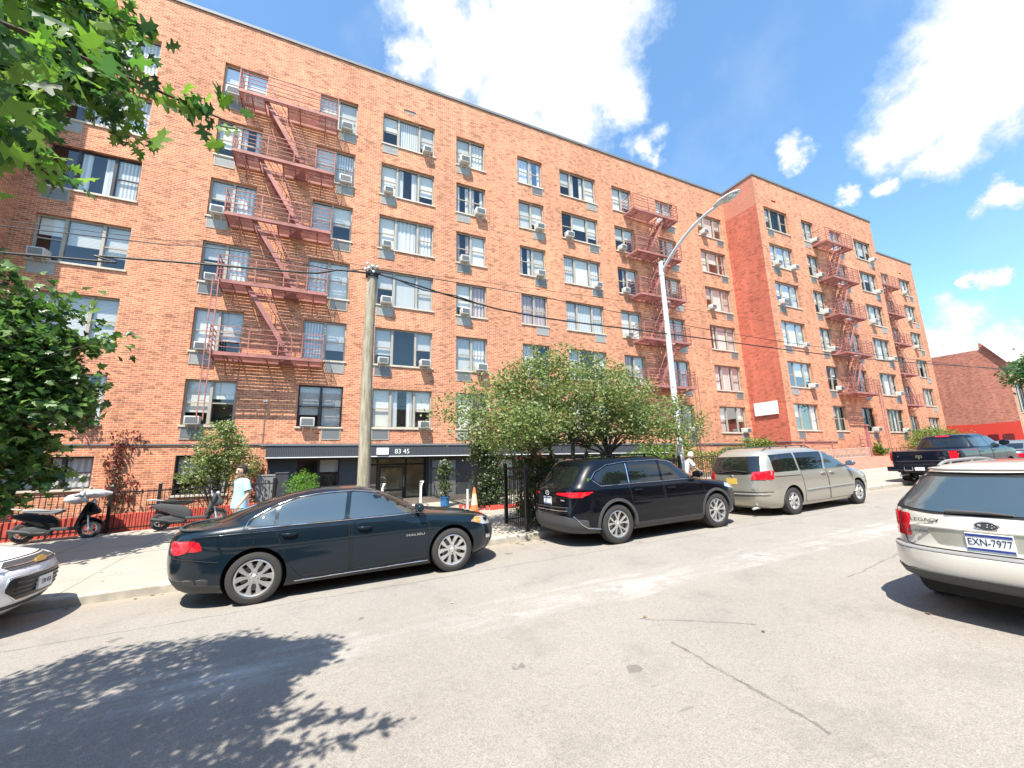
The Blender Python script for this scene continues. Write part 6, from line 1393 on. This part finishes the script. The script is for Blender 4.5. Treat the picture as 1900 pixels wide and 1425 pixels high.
# ------------------------------------------------------------------ houses across the street (behind the photographer; seen in panes and paint)
tints = [(.33, .12, .08), (.42, .36, .28), (.30, .10, .07), (.40, .28, .18), (.26, .12, .10), (.45, .42, .36), (.35, .14, .09)]
hx = -46
for i in range(11):
    w_ = 10.2; c = tints[i % 7]; z0 = zroad(hx+w_/2)-.1; h = 7.4+(i*37 % 5)*.55; Yh = -8.2
    T = thing('row_house', 'house number %d in the row facing the apartment block from across the street' % (i+1), 'house', (hx+w_/2, Yh, z0), 'houses across the street')
    ops = [(hx+a, hx+a+1.4, z0+q, z0+q+1.6) for a in (1.0, 4.3, 7.6) for q in (1.1, 4.1)]
    b = MB(); facade(b, hx, hx+w_-.02, z0-.4, z0+h, Yh, ops, -.12); b.build('front_wall', mat('house_paint', c, .85, var=.15), T)
    b = MB(); b.box(hx, hx+w_-.02, Yh-9, Yh-.5, z0-.4, z0+h-.05); b.build('house_shell', M['interior'], T)
    b = MB(); b.box(hx-.02, hx+w_, Yh-.4, Yh+.3, z0+h, z0+h+.25); b.build('cornice', M['stone'], T)
    for (a, c2, q, r2) in ops: b = MB(); b.box(a, c2, Yh-.16, Yh-.11, q, r2); b.build('window', M['carglass'], T)
    hx += w_
rt = random.Random(8)
for i, (tx, lab) in enumerate(((13.5, 'leafy street tree across the street near the station wagon'), (28, 'leafy street tree across the street facing the pickup'), (-18, 'leafy street tree across the street far to the left'))):
    T = thing('tree', lab, 'tree', (tx, -2.6, zroad(tx))); C, P = clusters([(tx, -3.0, 3.6+SL*tx, 2.2, 1.9, 1.9, 220)], rt, .25, 14)
    b = MB(); b.tube([(tx, -2.6, zroad(tx)), (tx+.1, -2.7, 1+SL*tx), (tx, -2.9, 3+SL*tx)], [.2, .16, .1], 10); b.build('trunk', M['bark'], T, smooth=60); leaves('crown', P, .30, 'leaf', M['leaf_maple'], T, rt)
# ------------------------------------------------------------------ sky with clouds, sun, camera
w = bpy.data.worlds.new('World'); SC.world = w; w.use_nodes = True; t = w.node_tree; t.nodes.clear()
sun_dir = Vector((-.75, -1, 2.25)).normalized()
el = math.asin(sun_dir.z); az = math.atan2(sun_dir.x, sun_dir.y)
N = lambda typ: t.nodes.new(typ)
out = N('ShaderNodeOutputWorld'); bg = N('ShaderNodeBackground'); sky = N('ShaderNodeTexSky'); sky.sky_type = 'NISHITA'; sky.sun_disc = False
sky.sun_elevation = el; sky.sun_rotation = az; sky.air_density = 1.1; sky.dust_density = .35; sky.ozone_density = 2.2
hs = N('ShaderNodeHueSaturation'); hs.inputs['Saturation'].default_value = .97; hs.inputs['Value'].default_value = 1.0; 
vm = N('ShaderNodeVectorMath'); vm.operation = 'MULTIPLY'; t.links.new(sky.outputs[0], vm.inputs[0]); vm.inputs[1].default_value = (1.14, 1.50, 1.62); t.links.new(vm.outputs[0], hs.inputs['Color'])
tc = N('ShaderNodeTexCoord'); D = tc.outputs['Generated']
def noise_(scale, detail, rough=.55):
    n = N('ShaderNodeTexNoise'); n.inputs['Scale'].default_value = scale; n.inputs['Detail'].default_value = detail; n.inputs['Roughness'].default_value = rough; t.links.new(D, n.inputs['Vector']); return n
def mt(op, a, b=None, c=None, clamp=False):
    o = N('ShaderNodeMath'); o.operation = op; o.use_clamp = clamp
    for i, v in enumerate((a, b, c)):
        if v is None: continue
        if hasattr(v, 'links'): t.links.new(v, o.inputs[i])
        else: o.inputs[i].default_value = v
    return o.outputs[0]
nz = noise_(9, 7, .62)
sb = N('ShaderNodeVectorMath'); sb.operation = 'SUBTRACT'; t.links.new(nz.outputs['Color'], sb.inputs[0]); sb.inputs[1].default_value = (.5, .5, .5)
ma = N('ShaderNodeVectorMath'); ma.operation = 'MULTIPLY_ADD'; t.links.new(sb.outputs[0], ma.inputs[0]); ma.inputs[1].default_value = (.15, .15, .15); t.links.new(D, ma.inputs[2])
BLOBS = [(0.142, 0.6, 0.787, 0.057), (0.21, 0.625, 0.752, 0.076), (0.282, 0.561, 0.778, 0.094), (0.367, 0.512, 0.777, 0.096), (0.43, 0.469, 0.771, 0.075), (0.351, 0.588, 0.729, 0.113), (0.434, 0.528, 0.73, 0.084), (0.307, 0.644, 0.701, 0.075), (0.419, 0.604, 0.677, 0.075), (0.493, 0.527, 0.692, 0.045), (0.126, 0.655, 0.745, 0.035), (0.565, 0.539, 0.625, 0.029), (0.584, 0.539, 0.607, 0.019), (0.812, 0.128, 0.57, 0.085), (0.823, 0.173, 0.542, 0.085), (0.825, 0.211, 0.524, 0.072), (0.826, 0.247, 0.506, 0.055), (0.824, 0.276, 0.494, 0.036), (0.858, 0.166, 0.486, 0.055), (0.865, 0.206, 0.458, 0.040), (0.855, 0.246, 0.457, 0.034), (0.845, 0.3, 0.442, 0.016), (0.756, 0.385, 0.529, 0.022), (0.824, 0.345, 0.45, 0.014), (0.91, 0.189, 0.369, 0.02), (0.934, 0.236, 0.269, 0.014), (0.938, 0.278, 0.208, 0.036), (0.935, 0.307, 0.179, 0.043), (0.956, 0.249, 0.157, 0.036), (0.95, 0.281, 0.137, 0.05), (0.961, 0.227, 0.16, 0.03),
    (-.5, -.6, .6, .12), (.7, -.55, .4, .1)]
acc = None
for x, y, z, r in BLOBS:
    ds = N('ShaderNodeVectorMath'); ds.operation = 'DISTANCE'; t.links.new(ma.outputs[0], ds.inputs[0]); ds.inputs[1].default_value = (x, y, z)
    v = mt('MULTIPLY_ADD', ds.outputs['Value'], -1/(r*1.25), 1.0)
    acc = v if acc is None else mt('SMOOTH_MAX', acc, v, .15)
n2 = noise_(22, 8, .65); n3 = noise_(5, 5)
acc = mt('ADD', acc, mt('MULTIPLY', mt('SUBTRACT', n2.outputs['Fac'], .5), 1.15))
mask = mt('MULTIPLY_ADD', acc, 1.75, .26, clamp=True)
thin = mt('MULTIPLY', mt('MULTIPLY_ADD', n3.outputs['Fac'], 3.5, -1.9, clamp=True), .30)
mask = mt('MAXIMUM', mask, thin)
core = mt('MULTIPLY_ADD', acc, 1.9, -.05, clamp=True)
cc = N('ShaderNodeMix'); cc.data_type = 'RGBA'; cc.inputs[6].default_value = (3.6, 4.5, 5.6, 1); cc.inputs[7].default_value = (5.6, 5.7, 5.8, 1); t.links.new(core, cc.inputs[0])
mx = N('ShaderNodeMix'); mx.data_type = 'RGBA'; t.links.new(mask, mx.inputs[0]); t.links.new(hs.outputs[0], mx.inputs[6]); t.links.new(cc.outputs[2], mx.inputs[7])
t.links.new(mx.outputs[2], bg.inputs['Color']); bg.inputs['Strength'].default_value = .092; t.links.new(bg.outputs[0], out.inputs[0])

sl = bpy.data.lights.new('sun', 'SUN'); sl.energy = 5.0; sl.angle = math.radians(.5); sl.color = (1, .935, .83)
so = bpy.data.objects.new('sun', sl); COL.objects.link(so); so.rotation_euler = sun_dir.to_track_quat('Z', 'Y').to_euler(); so.location = (-10, -15, 30)

cd = bpy.data.cameras.new('camera'); cam = bpy.data.objects.new('camera', cd); COL.objects.link(cam)
cr = Vector((0.9064447, -0.4216187, -0.0244058)); cu = Vector((-0.0583626, -0.1822905, 0.9815111)); cw = Vector((0.4182724, 0.8882611, 0.189843))
cam.matrix_world = Matrix(((cr.x, cu.x, -cw.x, 0), (cr.y, cu.y, -cw.y, 0), (cr.z, cu.z, -cw.z, 0), (0, 0, 0, 1)))
cd.sensor_width = 36; cd.lens = 14.650; cd.clip_start = .05; cd.clip_end = 2000
SC.camera = cam
SC.view_settings.view_transform = 'Standard'; SC.view_settings.look = 'None'; SC.view_settings.exposure = 1.10; SC.view_settings.gamma = 1
for o in list(bpy.data.objects):
    if '_local' in o: del o['_local']
